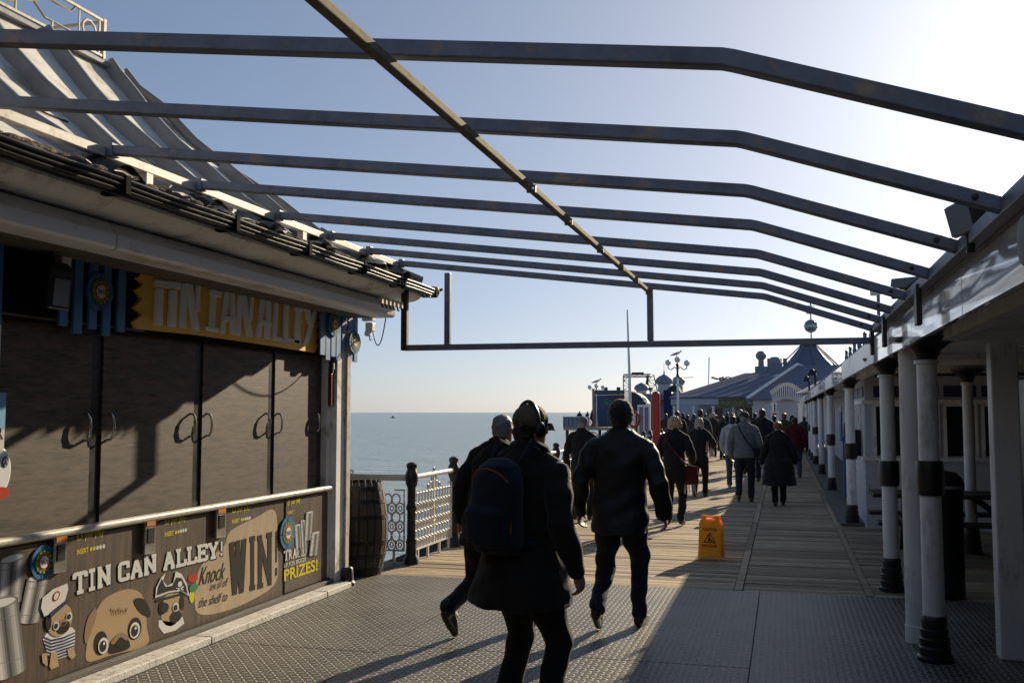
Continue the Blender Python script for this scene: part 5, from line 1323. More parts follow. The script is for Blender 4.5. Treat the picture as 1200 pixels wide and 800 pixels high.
    return g, M, dict(h=h, up=up, hands=hands, elb=elb, shp=shp, s=s, vox=vox)

for nm, col, sh in (('cloth_black', (0.010, 0.010, 0.011), .12), ('cloth_brown', (0.013, 0.011, 0.009), .15), ('cloth_charcoal', (0.03, 0.03, 0.034), .2), ('cloth_navy', (0.010, 0.013, 0.022), .12), ('cloth_grey', (0.13, 0.14, 0.155), .1), ('cloth_white', (0.34, 0.35, 0.38), .1), ('cloth_red', (0.085, 0.008, 0.010), .1),
                    ('jeans_dark', (0.014, 0.018, 0.034), .1), ('trouser_black', (0.010, 0.010, 0.011), .1), ('jeans_blue', (0.05, 0.065, 0.10), .1), ('cloth_tan', (0.20, 0.14, 0.08), .1), ('cloth_olive', (0.05, 0.05, 0.03), .1), ('wool_dark', (0.012, 0.012, 0.013), .5)):
    pm(nm, col, 0.85, var=.25, vs=14, bump=.35, bs=180, spec=.25, sheen=sh)
pm('puffer_black', (0.009, 0.009, 0.010), 0.55, var=.2, vs=10, bump=.3, bs=60, spec=.35)
pm('shoe_dark', (0.018, 0.013, 0.010), 0.5, var=.3, vs=20); pm('shoe_white', (0.5, 0.5, 0.5), 0.5); pm('shoe_brown', (0.10, 0.045, 0.02), 0.5)
pm('hair_dark', (0.018, 0.012, 0.009), 0.5, var=.3, vs=30, bump=.5, bs=90, stretch=(3, 3, .6)); pm('hair_grey', (0.20, 0.19, 0.18), 0.6, var=.3, vs=30, bump=.5, bs=90)
pm('hair_blond', (0.42, 0.30, 0.15), 0.5, var=.3, vs=25, bump=.6, bs=80, stretch=(3, 3, .6), sheen=.4); pm('hair_ash', (0.34, 0.29, 0.22), 0.5, var=.3, vs=25, bump=.6, bs=80, stretch=(3, 3, .6)); pm('hair_red', (0.16, 0.06, 0.025), 0.5, var=.3, vs=25, bump=.6, bs=80)
pm('cap_brown', (0.10, 0.075, 0.045), 0.8, var=.2, bump=.3, bs=120); pm('piping_orange', (0.30, 0.06, 0.012), 0.6); pm('bag_cream', (0.50, 0.46, 0.38), 0.5)

def cap(mat, brim=True):
    def f(g, M, h):
        K = Body(); K.ball(h(0, -.004, .048), .104, (0.92, 1.06, .86)); K.rings([(h(0, -.004, .012), .092, .108, 0), (h(0, -.004, .05), .093, .108, 0)], 20) if False else None
        o = K.finish('cap', mat, g, M, .006, smooth_it=1)
        if brim:
            K = MB(mat); vs = []; fs = []
            for zz in (0, -.008):
                for i in range(13):
                    a = math.pi * i / 12
                    for r in (0.88, 1.0):
                        if r < 1: p = h(.082 * math.cos(a), .075 + .030 * math.sin(a), .030 + zz)
                        else: p = h(.080 * math.cos(a), .078 + .070 * math.sin(a), .020 + zz - .022 * math.sin(a) - .012 * abs(math.cos(a)))
                        vs.append(M @ p)
            for i in range(12):
                a = 2 * i; b_ = a + 26; fs += [(a, a + 1, a + 3, a + 2), (b_, b_ + 2, b_ + 3, b_ + 1), (a + 1, b_ + 1, b_ + 3, a + 3)]
            K.add(vs, fs); K.build('cap_brim', parent=g, smooth=True)
            K = MB(mat).ball(M @ h(0, -.004, .139), .009, 8, 6); K.build('cap_button', parent=g, smooth=True)
    return f
def beanie(mat):
    def f(g, M, h):
        K = Body(); K.ball(h(0, -.008, .048), .116, (0.92, 1.02, 1.0)); K.limb([h(-.07, .0, .0), h(0, -.10, -.005), h(.07, 0, 0), h(0, .09, .02), h(-.07, 0, 0)], [.022] * 5, 8)
        K.finish('beanie', mat, g, M, .006, folds=.0025, fs=3.5, smooth_it=1)
    return f
def backpack(g, M, info, mat='cloth_navy', w=.155, zc=1.13, hh=.25, d=.10, lab=None):
    up = info['up']; B = Body()
    B.rings([(up(zc) + V3(0, -.225, -hh), w * .85, d * .8, 0), (up(zc) + V3(0, -.235, -hh * .8), w, d, 0), (up(zc) + V3(0, -.24, 0), w, d * 1.05, 0), (up(zc) + V3(0, -.23, hh * .6), w * .95, d * .95, 0), (up(zc) + V3(0, -.215, hh * .9), w * .75, d * .7, 0), (up(zc) + V3(0, -.20, hh * 1.05), w * .4, d * .4, 0)], 22)
    B.rings([(up(zc) + V3(0, -.33, -hh * .8), w * .78, .045, 0), (up(zc) + V3(0, -.335, -hh * .1), w * .8, .05, 0), (up(zc) + V3(0, -.32, hh * .05), w * .6, .03, 0)], 18)
    p = WORLD[g]; L_ = M @ (up(zc) + V3(0, -.24, -hh))
    t = thing('backpack', tuple(L_), lab or 'dark backpack worn by a walker', 'backpack')
    B.finish('bag', mat, t, M, .009, folds=.004, smooth_it=2)
    z0 = up(zc); pts = []
    for i in range(21):
        a = math.pi * i / 20; pts.append(M @ (z0 + V3(w * .86 * math.cos(a), -.315 - .012 * math.sin(a) + .04 * abs(math.cos(a)) ** 3, hh * .25 + hh * .60 * math.sin(a) ** .8)))
    pts = [M @ (z0 + V3(w * .88, -.29, -hh * .55))] + pts + [M @ (z0 + V3(-w * .88, -.29, -hh * .55))]
    MB('piping_orange').tube(pts, .0045, 6).build('piping', parent=t, smooth=True)
    for sg in (-1, 1):
        S = MB(mat); q = [z0 + V3(sg * .10, -.15, hh), z0 + V3(sg * .12, -.08, hh + .10), up(1.46) + V3(sg * .12, .0, .055), up(1.36) + V3(sg * .13, .13, 0), up(1.18) + V3(sg * .15, .15, 0), up(1.02) + V3(sg * .17, .02, 0), z0 + V3(sg * .14, -.16, -hh * .8)]
        S.tube([M @ x for x in q], .020, 6); S.build('strap', parent=t, smooth=True)
    return t
def bag(g, M, c, dims, mat, label, strap=None, smat=None, name='shoulder_bag'):
    """soft bag with its centre at local point c"""
    t = thing(name, tuple(M @ (V3(*c) - V3(0, 0, dims[2] / 2))), label, 'bag')
    B = Body(); x, y, z = dims[0] / 2, dims[1] / 2, dims[2] / 2; c = V3(*c)
    B.rings([(c + V3(0, 0, -z), x * .8, y * .8, 0), (c + V3(0, 0, -z * .8), x, y, 0), (c, x * 1.02, y, 0), (c + V3(0, 0, z * .8), x * .9, y * .6, 0), (c + V3(0, 0, z), x * .8, y * .3, 0)], 16)
    B.finish('bag', mat, t, M, .012, folds=.004, fs=1.6)
    if strap: MB(smat or mat).tube([M @ V3(*p) for p in strap], .012, 6).build('strap', parent=t, smooth=True)
    return t
HD = lambda dx, dy: math.atan2(dx, dy)

# foreground: man in a cap with headphones and a backpack
g, M, I = person((-1.345, 5.12), R(24), 'man in a long dark coat and cap with headphones, walking closest to the camera', H=1.725, top='cloth_brown', legs='trouser_black', coat=.69, bulk=1.13, flare=.075, hair='short', hairmat='hair_dark',
                 lf=(-.07, .05, 0), rf=(.07, -.06, .02), la=(.03, .06), ra=(.08, -.02), lean=.03, head_yaw=R(14), vox=.0085, headwear=cap('cap_brown'), folds=.009)
h = I['h']
b = MB('black_plastic'); b.tube([M @ h(.098 * math.sin(a), -.02 + .0 * math.cos(a), .02 + .128 * math.cos(a)) for a in [R(-88) + R(176) * i / 16 for i in range(17)]], .011, 8)
hp = thing('headphones', tuple(M @ h(0, -.02, -.05)), 'black over-ear headphones over the cap of the nearest man', 'headphones')
b.build('headband', parent=hp, smooth=True)
for sg in (-1, 1):
    B = Body(); B.ball(h(.097 * sg, -.01, -.005), .042, (.55, .9, 1.12)); B.finish('ear_cup', 'black_plastic', hp, M, .005, smooth_it=1)
backpack(g, M, I, zc=1.215, hh=.235, lab='dark navy backpack with thin orange piping on the back of the nearest man')
# beanie man
g, M, I = person((-1.25, 7.78), R(2), 'broad man in a black padded jacket, dark jeans and knitted beanie, hands hanging', H=1.76, top='puffer_black', legs='jeans_dark', coat=.74, bulk=1.20, hair='crop', skin='skin_b', lf=(-.045, -.20, .10), rf=(.02, .14, 0), la=(.085, .02), ra=(.085, -.02),
                 lean=.02, vox=.0085, headwear=beanie('wool_dark'), folds=.014, shoulders=1.08)
# older man behind the cap man
g, M, I = person((-2.20, 7.30), R(14), 'grey balding man in a dark coat striding half hidden behind the nearest man', H=1.68, top='cloth_black', legs='trouser_black', coat=.70, bulk=1.10, hair='crop', hairmat='hair_grey', lf=(-.06, -.30, .16), rf=(.05, .34, 0), la=(.07, -.10), ra=(.03, .15),
                 lean=.05, side_lean=.07, head_pitch=-.12, vox=.0085, folds=.012)
# man by the railing
g, M, I = person((-3.05, 15.3), R(0), 'man in a dark jacket and pale flat cap walking closest to the railing', H=1.62, top='cloth_black', legs='trouser_black', coat=.80, bulk=1.05, hair='short', hairmat='hair_grey', lf=(0, -.12, .03), rf=(0, .14, 0), la=(.03, 0.02), ra=(.03, 0), vox=.011, headwear=cap('cloth_grey', False))
# blond women
g, M, I = person((-1.60, 15.1), R(4), 'fluffy blond haired woman in a black coat with a red bag strap', H=1.62, top='cloth_black', legs='trouser_black', coat=.72, bulk=1.12, hair='curly', hairmat='hair_blond', lf=(-.02, .10, 0), rf=(.02, -.12, .03), la=(.05, .02), ra=(.05, .12, .12), female=True, vox=.010, flare=.01)
bag(g, M, (.27, .02, .80), (.24, .12, .30), 'cloth_red', 'red and white tote bag hanging at the blond woman\'s right side', strap=[(-.12, -.05, 1.46), (-.10, -.16, 1.36), (.05, -.185, 1.18), (.18, -.17, 1.02), (.25, -.05, .95)], smat='cloth_red', name='tote_bag')
b = MB('bag_cream')
for k in range(7): b.tube([M @ V3(.18 + .026 * k, -.045, .66 - .0 * k), M @ V3(.175 + .028 * k + rnd.uniform(-.02, .02), -.05, .50 + rnd.uniform(-.03, .03))], .005, 5)
b.build('fringe', parent=[o for o in COL.objects if o.name.startswith('tote_bag')][-1], smooth=True)
st_ = MB('bag_cream').tube([M @ V3(.22, .10, 1.02), M @ V3(.40, .02, .70)], .012, 6).build('walking_stick', smooth=True)
tag(st_, 'pale stick held slanting down by the woman with fluffy blond hair', 'stick')
g, M, I = person((-1.64, 20.2), R(3), 'woman with straight ash blond hair, dark coat and pale handbag on her right', H=1.58, top='cloth_black', legs='trouser_black', coat=.80, bulk=1.05, hair='long', hairmat='hair_ash', lf=(0, -.08, .02), rf=(0, .12, 0), la=(.04, .06), ra=(.06, .10, .2), female=True, vox=.012)
bag(g, M, (.27, .03, .98), (.10, .26, .18), 'bag_cream', 'small pale handbag under the arm of the ash blond woman', strap=[(.20, .0, 1.44), (.25, .06, 1.2), (.26, .05, 1.05)])
# couple in pale jackets
g, M, I = person((-1.10, 22.6), R(3), 'person in a pale hooded jacket and jeans left of the grey quilted jacket', H=1.62, top='cloth_white', legs='jeans_blue', coat=.80, bulk=1.08, hair='short', hairmat='hair_dark', lf=(0, .12, 0), rf=(.02, -.14, .06), shoes='shoe_white', vox=.012, hood=True)
bag(g, M, (.26, -.02, .64), (.20, .10, .34), 'cloth_tan', 'tan carrier bag hanging between the couple in pale jackets', strap=[(.24, .02, .88), (.26, 0, .80)], name='carrier_bag')
g, M, I = person((-.72, 19.3), R(2), 'man in a grey quilted jacket and flat cap with a black strap across his back', H=1.70, top='cloth_grey', legs='jeans_dark', coat=.86, bulk=1.12, hair='short', hairmat='hair_grey', lf=(-.01, -.16, .07), rf=(0, .12, 0), la=(.03, .03), ra=(.05, .10), vox=.010, puff=.075, folds=.006, headwear=cap('cloth_charcoal', False), shoes='shoe_brown')
bag(g, M, (.20, -.02, .96), (.20, .16, .16), 'cloth_black', 'black cross-body bag at the right hip of the grey quilted jacket', strap=[(-.10, .02, 1.50), (-.09, -.13, 1.42), (.03, -.175, 1.22), (.15, -.165, 1.05), (.20, -.08, .98)])
g, M, I = person((-.10, 18.7), R(-3), 'woman in a wide knee length black coat walking in the shade', H=1.53, top='cloth_black', legs='trouser_black', coat=.42, bulk=1.22, flare=.13, hair='up', hairmat='hair_red', lf=(.02, -.06, 0), rf=(-.02, .10, 0), la=(.12, .02), ra=(.12, .0), female=True, vox=.011)
g, M, I = person((.28, 26.5), R(-5), 'person in a dark red jacket near the arcade columns', H=1.58, top='cloth_red', legs='jeans_blue', coat=.80, bulk=1.15, hair='short', lf=(0, .1, 0), rf=(0, -.1, .03), vox=.014)
g, M, I = person((-.50, 24.7), R(0), 'man in a dark hooded top and dark trousers beyond the grey quilted jacket', H=1.78, top='cloth_navy', legs='trouser_black', coat=.78, bulk=1.2, hair='short', lf=(0, -.12, .04), rf=(0, .12, 0), la=(.10, .05), ra=(.08, .05), vox=.014, hood=True)
# crowd further along, each one placed from its head and distance
far = [(793, 482, 31, 1.74, 'cloth_black', 'short', 'hair_dark', 'man in a black coat at the left of the crowd behind the fluffy blond hair'),
       (820, 479, 27, 1.78, 'cloth_charcoal', 'short', 'hair_dark', 'tall man in a charcoal coat just beyond the ash blond woman'),
       (805, 492, 40, 1.60, 'cloth_navy', 'short', 'hair_dark', 'distant person in navy between the two men left of the lamp post foot'),
       (835, 486, 38, 1.66, 'cloth_charcoal', 'curly', 'hair_ash', 'distant woman with light curly hair right of the tall charcoal coat'),
       (846, 493, 36, 1.55, 'cloth_black', 'long', 'hair_dark', 'distant woman with long dark hair and a black coat in mid crowd'),
       (838, 492, 44, 1.60, 'cloth_black', 'short', 'hair_dark', 'small dark figure far off beside the curly haired woman'),
       (858, 488, 30, 1.66, 'cloth_navy', 'short', 'hair_dark', 'person in a navy coat just beyond the pale hooded jacket'),
       (868, 479, 27.5, 1.78, 'cloth_black', 'short', 'hair_grey', 'taller grey haired man directly beyond the flat cap'),
       (826, 490, 50, 1.65, 'cloth_grey', 'short', 'hair_dark', 'far off figure in a grey coat in front of the hall doors'),
       (813, 491, 47, 1.62, 'cloth_black', 'long', 'hair_dark', 'far off woman with long hair at the left of the hall doors'),
       (780, 490, 42, 1.64, 'cloth_charcoal', 'short', 'hair_dark', 'figure in charcoal standing beside the red column'),
       (907, 492, 33, 1.60, 'cloth_charcoal', 'short', 'hair_dark', 'figure in charcoal walking below the white hanging sign'),
       (919, 487, 30, 1.68, 'cloth_olive', 'short', 'hair_red', 'red haired person in an olive jacket beside the dark red jacket'),
       (928, 494, 38, 1.58, 'cloth_black', 'bob', 'hair_dark', 'dark haired woman near the far arcade columns'),
       (942, 497, 43, 1.52, 'cloth_charcoal', 'short', 'hair_dark', 'small figure farthest right at the far arcade columns'),
       (884, 487, 40, 1.68, 'cloth_black', 'short', 'hair_dark', 'distant dark figure between the dark hooded top and the flat cap'),
       (852, 486, 48, 1.70, 'cloth_navy', 'short', 'hair_dark', 'distant tall figure in navy under the olive sign'),
       (800, 486, 52, 1.68, 'cloth_black', 'short', 'hair_dark', 'farthest small figure at the foot of the globe lamp post')]
for i, (px, py, Y, H, top_, hr, hm, lab) in enumerate(far):
    p = on_y(px, 483, Y)
    person((p.x, Y), R(rnd.uniform(-14, 14)), lab, H=H, top=top_, legs=rnd.choice(['trouser_black', 'jeans_dark', 'jeans_blue']), coat=rnd.choice([.62, .78, .82]), bulk=rnd.uniform(1.02, 1.15), hair=hr, hairmat=hm,
           lf=(0, .13 * (-1) ** i, .03 * (i % 2)), rf=(0, -.13 * (-1) ** i, .03 * ((i + 1) % 2)), la=(.04, .05), ra=(.04, -.03), vox=.022, female=hr in ('long', 'bob', 'curly'), group='people in the distant crowd')
# ------------------------------------------------------------------ the pier head in the distance
def solid_quad(b, mat, x0, x1, y0, y1, z0, z1): return b.mat(mat).span((x0, y0, z0), (x1, y1, z1))
def X_at(px, Y): return on_y(px, 483, Y).x
def Z_at(px, py, Y): return on_y(px, py, Y).z
# main hall with blue hipped roofs
YH = 66.0
hx0, hx1 = X_at(812, YH), X_at(1100, YH); wt = Z_at(860, 465, YH)
mh = thing('pier_hall', ((hx0 + hx1) / 2, YH + 10, 0), 'low white pier hall under a broad blue grey tent roof with a globe on top', 'building')
MB('hall_white').span((hx0 + 0.4, YH, -0.5), (hx1, YH + 28, wt - 0.25)).build('wall', parent=mh)
MB('hall_white').span((hx0 - 1.3, YH - 1.2, wt - 0.50), (hx1, YH + 0.3, wt - 0.05)).build('entablature', parent=mh)
MB('roof_strip').span((hx0 - 1.3, YH - 1.25, wt - 0.06), (hx1, YH - 1.1, wt)).build('gutter', parent=mh)
for i in range(14):
    x = hx0 - 1.1 + i * 1.25
    MB('white_column').lathe([(0.11, 0), (0.09, 0.3), (0.085, 2.0), (0.14, 2.1)], (x, YH - 1.0, 0), 10).build('column', parent=mh, smooth=True)
for i in range(7):
    x = hx0 + 0.9 + i * 1.9
    w = MB('glass_dark').span((x, YH - 0.03, 0.3), (x + 1.0, YH + 0.05, 1.95)).build('window', parent=mh); MB('white_paint').span((x + 0.46, YH - 0.06, 0.3), (x + 0.54, YH - 0.035, 1.95)).build('frame', parent=w)
def roofpoly(name, mat, pts, parent, th=0.12):
    P = [Vector(p) for p in pts]; n_ = (P[1] - P[0]).cross(P[2] - P[0]).normalized()
    if n_.z < 0: n_ = -n_
    return MB(mat).prism(P, n_ * -th).build(name, parent=parent)
# lower roof: front slope rises back from the eaves to a flat ridge
Yr = YH + 3.6
eL, eR = Vector((hx0 - 1.4, YH - 1.3, wt)), Vector((hx1, YH - 1.3, wt))
rL = on_y(873, 437, Yr); rR = on_y(1090, 437, Yr)
rf1 = roofpoly('roof', 'roof_blue', [eL, eR, rR, rL], mh)
roofpoly('roof', 'roof_blue', [eL, rL, Vector((rL.x, YH + 22, rL.z)), Vector((eL.x, YH + 28, wt))], mh)
MB('roof_blue').span((rL.x, Yr, rL.z - 1.5), (rR.x, YH + 24, rL.z)).build('roof_deck', parent=mh)
# standing seams
for i in range(17):
    t = (i + 1) / 18; a = eL.lerp(eR, t); c = rL.lerp(rR, t); MB('roof_blue').bar(a + Vector((0, 0, .05)), c + Vector((0, 0, .05)), 0.05, 0.03).build('seam', parent=rf1)
# projecting gabled wing nearer the arcade with bright ridge strips
Yg = 60.0
a0 = on_y(876, 467, Yg); a1 = on_y(935, 428, Yg + 3.5); a2 = on_y(1010, 467, Yg); 
roofpoly('wing_roof', 'roof_blue', [a0, (a2.x, Yg, a0.z), (a2.x, Yg + 3.5, a1.z), a1], mh)
roofpoly('wing_roof', 'roof_blue', [a1, (a2.x, Yg + 3.5, a1.z), (a2.x, Yg + 7, a0.z), (a0.x, Yg + 7, a0.z), a0], mh) if False else None
MB('roof_blue').prism([a0, a1, (a1.x, YH + 3, a1.z), (a0.x, YH + 3, a0.z)], (0, 0, -.1)).build('wing_roof', parent=mh)
MB('hall_white').span((a0.x + 0.3, Yg + 0.4, 0), (a2.x, YH, a0.z - 0.1)).build('wing_wall', parent=mh)
MB('roof_strip').bar(a0 + Vector((0, -.05, .06)), a1 + Vector((0, -.05, .10)), 0.22, 0.08).build('ridge_flashing', parent=mh)
b0, b1 = on_y(893, 449, Yr - 1.6), on_y(911, 441, Yr - .4); MB('roof_strip').bar(b0 + Vector((0, 0, .1)), b1 + Vector((0, 0, .1)), 0.14, 0.06).build('ridge_flashing', parent=mh)
MB('roof_strip').bar(a1 + Vector((0, 0, .1)), on_y(950, 432, Yg + 4.0), 0.12, 0.06).build('ridge_flashing', parent=mh)
# upper eight-sided cone with cap and globe
Yc = YH + 14; cc_ = on_y(950, 433, Yc); rb = abs(X_at(988, Yc) - X_at(908, Yc)) / 2; cz_ = Z_at(948, 434, Yc); tz = Z_at(951, 404, Yc); rt = abs(X_at(960, Yc) - X_at(943, Yc)) / 2; cxc = X_at(949.5, Yc)
b = MB('roof_blue').lathe([(rb, cz_), (rb * .80, cz_ + (tz - cz_) * .16), (rb * .45, cz_ + (tz - cz_) * .56), (rt * .9, tz)], (cxc, Yc, 0), 8, a0=R(10)); b.build('cone_roof', parent=mh)
for i in range(8):
    a = R(10) + i * math.pi / 4
    MB('roof_blue').bar((cxc + rb * math.cos(a), Yc + rb * math.sin(a), cz_ + .05), (cxc + rt * math.cos(a), Yc + rt * math.sin(a), tz + .05), .12, .08).build('cone_rib', parent=mh)
MB('hall_grey').lathe([(rb * .98, rL.z - 0.2), (rb * .98, cz_ + .02)], (cxc, Yc, 0), 8, a0=R(10)).build('drum', parent=mh)
MB('roof_edge').lathe([(rt * 1.15, tz - .05), (rt * 1.25, tz + .1), (rt * 1.0, tz + .16)], (cxc, Yc, 0), 14).build('cap', parent=mh, smooth=True)
gz = Z_at(952, 382, Yc); gr_ = abs(X_at(961, Yc) - X_at(944.5, Yc)) / 2; gx = X_at(952.5, Yc)
pm('mirror_globe', (0.25, 0.32, 0.34), 0.22, metal=.8, var=.4, vs=3)
mg = thing('mirror_globe', (gx, Yc, tz), 'silvery green globe with a small crown on the top of the tent roof', 'globe')
MB('mirror_globe').ball((gx, Yc, gz), gr_, 20, 14).build('ball', parent=mg, smooth=True)
MB('galvanised').tube([(gx, Yc, tz + .1), (gx, Yc, gz + gr_ + 1.6)], .05, 6).build('mast', parent=mg)
b = MB('roof_strip').lathe([(.32, gz + gr_ + .45), (.38, gz + gr_ + .6), (.30, gz + gr_ + .7)], (gx, Yc, 0), 12)
for k in range(6): b.bar((gx + .33 * math.cos(k), Yc + .33 * math.sin(k), gz + gr_ + .6), (gx + .2 * math.cos(k), Yc + .2 * math.sin(k), gz + gr_ + 1.1), .05, .05)
b.build('crown', parent=mg)
MB('roof_strip').lathe([(gr_ + .02, gz - .03), (gr_ + .05, gz), (gr_ + .02, gz + .03)], (gx, Yc, 0), 20).build('band', parent=mg)
# roof plant
Yv = YH + 11
for k, (px, py, w, h_, nm, lab) in enumerate(((892, 431, 0.9, 0.8, 'roof_vent', 'squat grey vent housing at the left end of the flat roof'), (908, 427, 1.1, 0.9, 'roof_duct', 'curved dark duct beside the open framed tank on the hall roof'))):
    c = on_y(px, py, Yv); t = thing(nm, (c.x, Yv, rL.z), lab, 'vent')
    MB('hall_grey').span((c.x - w / 2, Yv - .5, rL.z), (c.x + w / 2, Yv + .5, c.z + .1)).build('housing', parent=t, bevel=.05)
    MB('roof_edge').lathe([(.22, c.z), (.20, c.z + .6), (.36, c.z + .75), (.40, c.z + 1.0), (.22, c.z + 1.25), (0.0, c.z + 1.3)] if k == 0 else [(.45, c.z), (.45, c.z + .3), (.3, c.z + .55), (0, c.z + .6)], (c.x, Yv, 0), 12).build('cowl', parent=t, smooth=True)
c0, c1 = on_y(899, 420, Yv + 3), on_y(924, 434, Yv + 3)
t = thing('roof_tanks', ((c0.x + c1.x) / 2, Yv + 3, rL.z), 'row of dark and pale cabinet units on the flat hall roof before the cone', 'cabinet')
for k in range(4):
    w = (c1.x - c0.x) / 4; MB('hall_grey' if k % 2 else 'ride_dark').span((c0.x + w * k, Yv + 3, rL.z), (c0.x + w * (k + .75), Yv + 3.8, c0.z)).build('cabinet', parent=t)
# olive sign PALM COURT
s0, s1 = on_y(842, 467, YH - 1.5), on_y(875, 477, YH - 1.5)
t = thing('palm_court_sign', ((s0.x + s1.x) / 2, YH - 1.5, s1.z), 'olive green board with yellow letters PALM COURT over the hall entrance', 'sign')
MB('sign_olive').prism([(s0.x, YH - 1.5, s1.z), (s1.x, YH - 1.5, s1.z), (s1.x, YH - 1.5, s0.z - .05), ((s0.x * .4 + s1.x * .6), YH - 1.5, s0.z + .06), ((s0.x * .75 + s1.x * .25), YH - 1.5, s0.z + .04), (s0.x, YH - 1.5, s0.z - .03)], (0, .1, 0)).build('board', parent=t)
b = MB('sign_letters'); w = s1.x - s0.x; put_text(b, 'PALM COURT', [(s0.x + .08 * w, YH - 1.51, s1.z + .12), (s1.x - .08 * w, YH - 1.51, s1.z + .12), (s1.x - .08 * w, YH - 1.51, s1.z + .40), (s0.x + .08 * w, YH - 1.51, s1.z + .40)], 'sign_letters', 0.02); b.build('lettering', parent=t)
# ornate arched front beyond the arcade
YA = 56.0
x0, x1 = X_at(905, YA), X_at(940, YA); za, zb = Z_at(920, 472, YA), Z_at(920, 458, YA)
t = thing('ornate_arch', ((x0 + x1) / 2, YA, 0), 'white ornate arched gateway with pierced cresting at the end of the arcade', 'gateway')
for x in (x0 + .1, x1 - .1): MB('white_column').lathe([(.16, 0), (.13, .2), (.12, za - .2), (.2, za)], (x, YA, 0), 12).build('pier', parent=t, smooth=True)
nn = 16; out = [(x0, YA, za)] + [((x0 + x1) / 2 - (x1 - x0) / 2 * math.cos(math.pi * i / nn) * .95, YA, za - .15 + .35 * math.sin(math.pi * i / nn)) for i in range(nn + 1)] + [(x1, YA, za), (x1, YA, za + .35), (x0, YA, za + .35)]
MB('hall_white').prism(out, (0, .15, 0)).build('arch', parent=t)
b = MB('cream_iron')
for i in range(15):
    x = x0 + (x1 - x0) * i / 14; hh = .25 + .42 * math.sin(math.pi * i / 14); b.bar((x, YA, za + .35), (x, YA, za + .35 + hh), .05, .05); b.tube([(x + .09 * math.cos(q), YA, za + .35 + hh + .09 * math.sin(q)) for q in [k * math.pi / 3 for k in range(6)]], .025, 4, close=True)
b.build('cresting', parent=t)
# hanging white sign in front of it
YS = 42.0; x0, x1 = X_at(903, YS), X_at(913, YS)
t = thing('hanging_sign', ((x0 + x1) / 2, YS, 0), 'small white framed sign on a post above the crowd', 'sign')
MB('roof_strip').span((x0, YS, Z_at(908, 492, YS)), (x1, YS + .05, Z_at(908, 481, YS))).build('board', parent=t); MB('black_iron').tube([((x0 + x1) / 2, YS + .08, 0), ((x0 + x1) / 2, YS + .08, Z_at(908, 473, YS))], .03, 8).build('post', parent=t)
b = MB('ink_red'); b.span((x0 + .08, YS - .01, Z_at(908, 489, YS)), (x0 + .22, YS - .003, Z_at(908, 484, YS))); b.build('mark', parent=t)
# lamp posts with globes
def lamp(px, gy, Y, r, lab, arms=3):
    x = X_at(px, Y); z = Z_at(px, gy, Y)
    t = thing('globe_lamp_post', (x, Y, 0), lab, 'lamp post', 'globe lamp posts on the pier')
    MB('white_column').lathe([(.16, 0), (.13, .25), (.09, .5), (.065, 1.2), (.055, z - .9)], (x, Y, 0), 12).build('post', parent=t, smooth=True)
    MB('black_iron').lathe([(.06, z - .92), (.09, z - .85), (.05, z - .7), (.07, z - .3), (.10, z - .22), (.06, z - .15)], (x, Y, 0), 12).build('neck', parent=t, smooth=True)
    w = r * 3.1
    for dx, dz in ((-w, -.10), (0, .06), (w, -.14), ):
        f = MB('black_iron').tube([(x, Y, z - .45), (x + dx * .35, Y, z - .36 + .0), (x + dx * .65, Y, z - .50), (x + dx, Y, z - .42), (x + dx, Y, z + dz - r * .8)], .03, 6).build('arm', parent=t, smooth=True)
        MB('glass_lamp').ball((x + dx, Y, z + dz), r, 16, 12).build('globe', parent=f, smooth=True)
    MB('black_iron').bar((x - .1, Y, z - .95), (x + .85, Y, z - .92), .03, .03).build('ladder_bar', parent=t)
    return x, z
lx, lz = lamp(794.5, 422.5, 55.0, .165, 'lamp post with three white globes rising from the middle of the crowd')
def lampb(): return lamp(699, 452.5, 118, .26, 'distant lamp post with three globes in front of the blue ride')
l2x, l2z = lampb()
# gulls
def gull(p, s, face, lab):
    t = thing('gull', tuple(p), lab, 'gull', 'gulls perched on lamp posts'); p = Vector(p)
    B = MB('bird_white'); rg = [(-.30, .012, .02), (-.2, .03, .035), (-.08, .065, .07), (.05, .075, .085), (.15, .05, .06), (.20, .035, .04)]
    vs = []; fs = []; n_ = 10
    for (x, ry, rz) in rg:
        for j in range(n_): a = 2 * math.pi * j / n_; vs.append((p.x + face * x * s, p.y + ry * s * math.cos(a), p.z + (.16 + x * .35 + rz * math.sin(a)) * s))
    for i in range(len(rg) - 1):
        for j in range(n_): fs.append((i * n_ + j, i * n_ + (j + 1) % n_, (i + 1) * n_ + (j + 1) % n_, (i + 1) * n_ + j))
    B.add(vs, fs); B.ball((p.x + face * .24 * s, p.y, p.z + .29 * s), .05 * s, 10, 8, (1.15, .9, 1)); B.build('body', parent=t, smooth=True)
    b = MB('bird_grey')
    for sg in (-1, 1): b.prism([(p.x + face * .12 * s, p.y + sg * .07 * s, p.z + .26 * s), (p.x - face * .10 * s, p.y + sg * .06 * s, p.z + .20 * s), (p.x - face * .38 * s, p.y + sg * .02 * s, p.z + .06 * s), (p.x - face * .05 * s, p.y + sg * .07 * s, p.z + .12 * s)], (0, sg * .015 * s, 0))
    b.build('wing', parent=t)
    MB('ink_yellow').tube([(p.x + face * .28 * s, p.y, p.z + .29 * s), (p.x + face * .35 * s, p.y, p.z + .275 * s)], [.014 * s, .006 * s], 6).build('beak', parent=t)
    b = MB('ink_orange')
    for sg in (-1, 1): b.tube([(p.x, p.y + sg * .025 * s, p.z + .1 * s), (p.x, p.y + sg * .025 * s, p.z)], .008 * s, 5); b.tube([(p.x, p.y + sg * .025 * s, p.z + .005), (p.x + face * .05 * s, p.y + sg * .025 * s, p.z + .005)], .01 * s, 5)
    b.build('legs', parent=t)
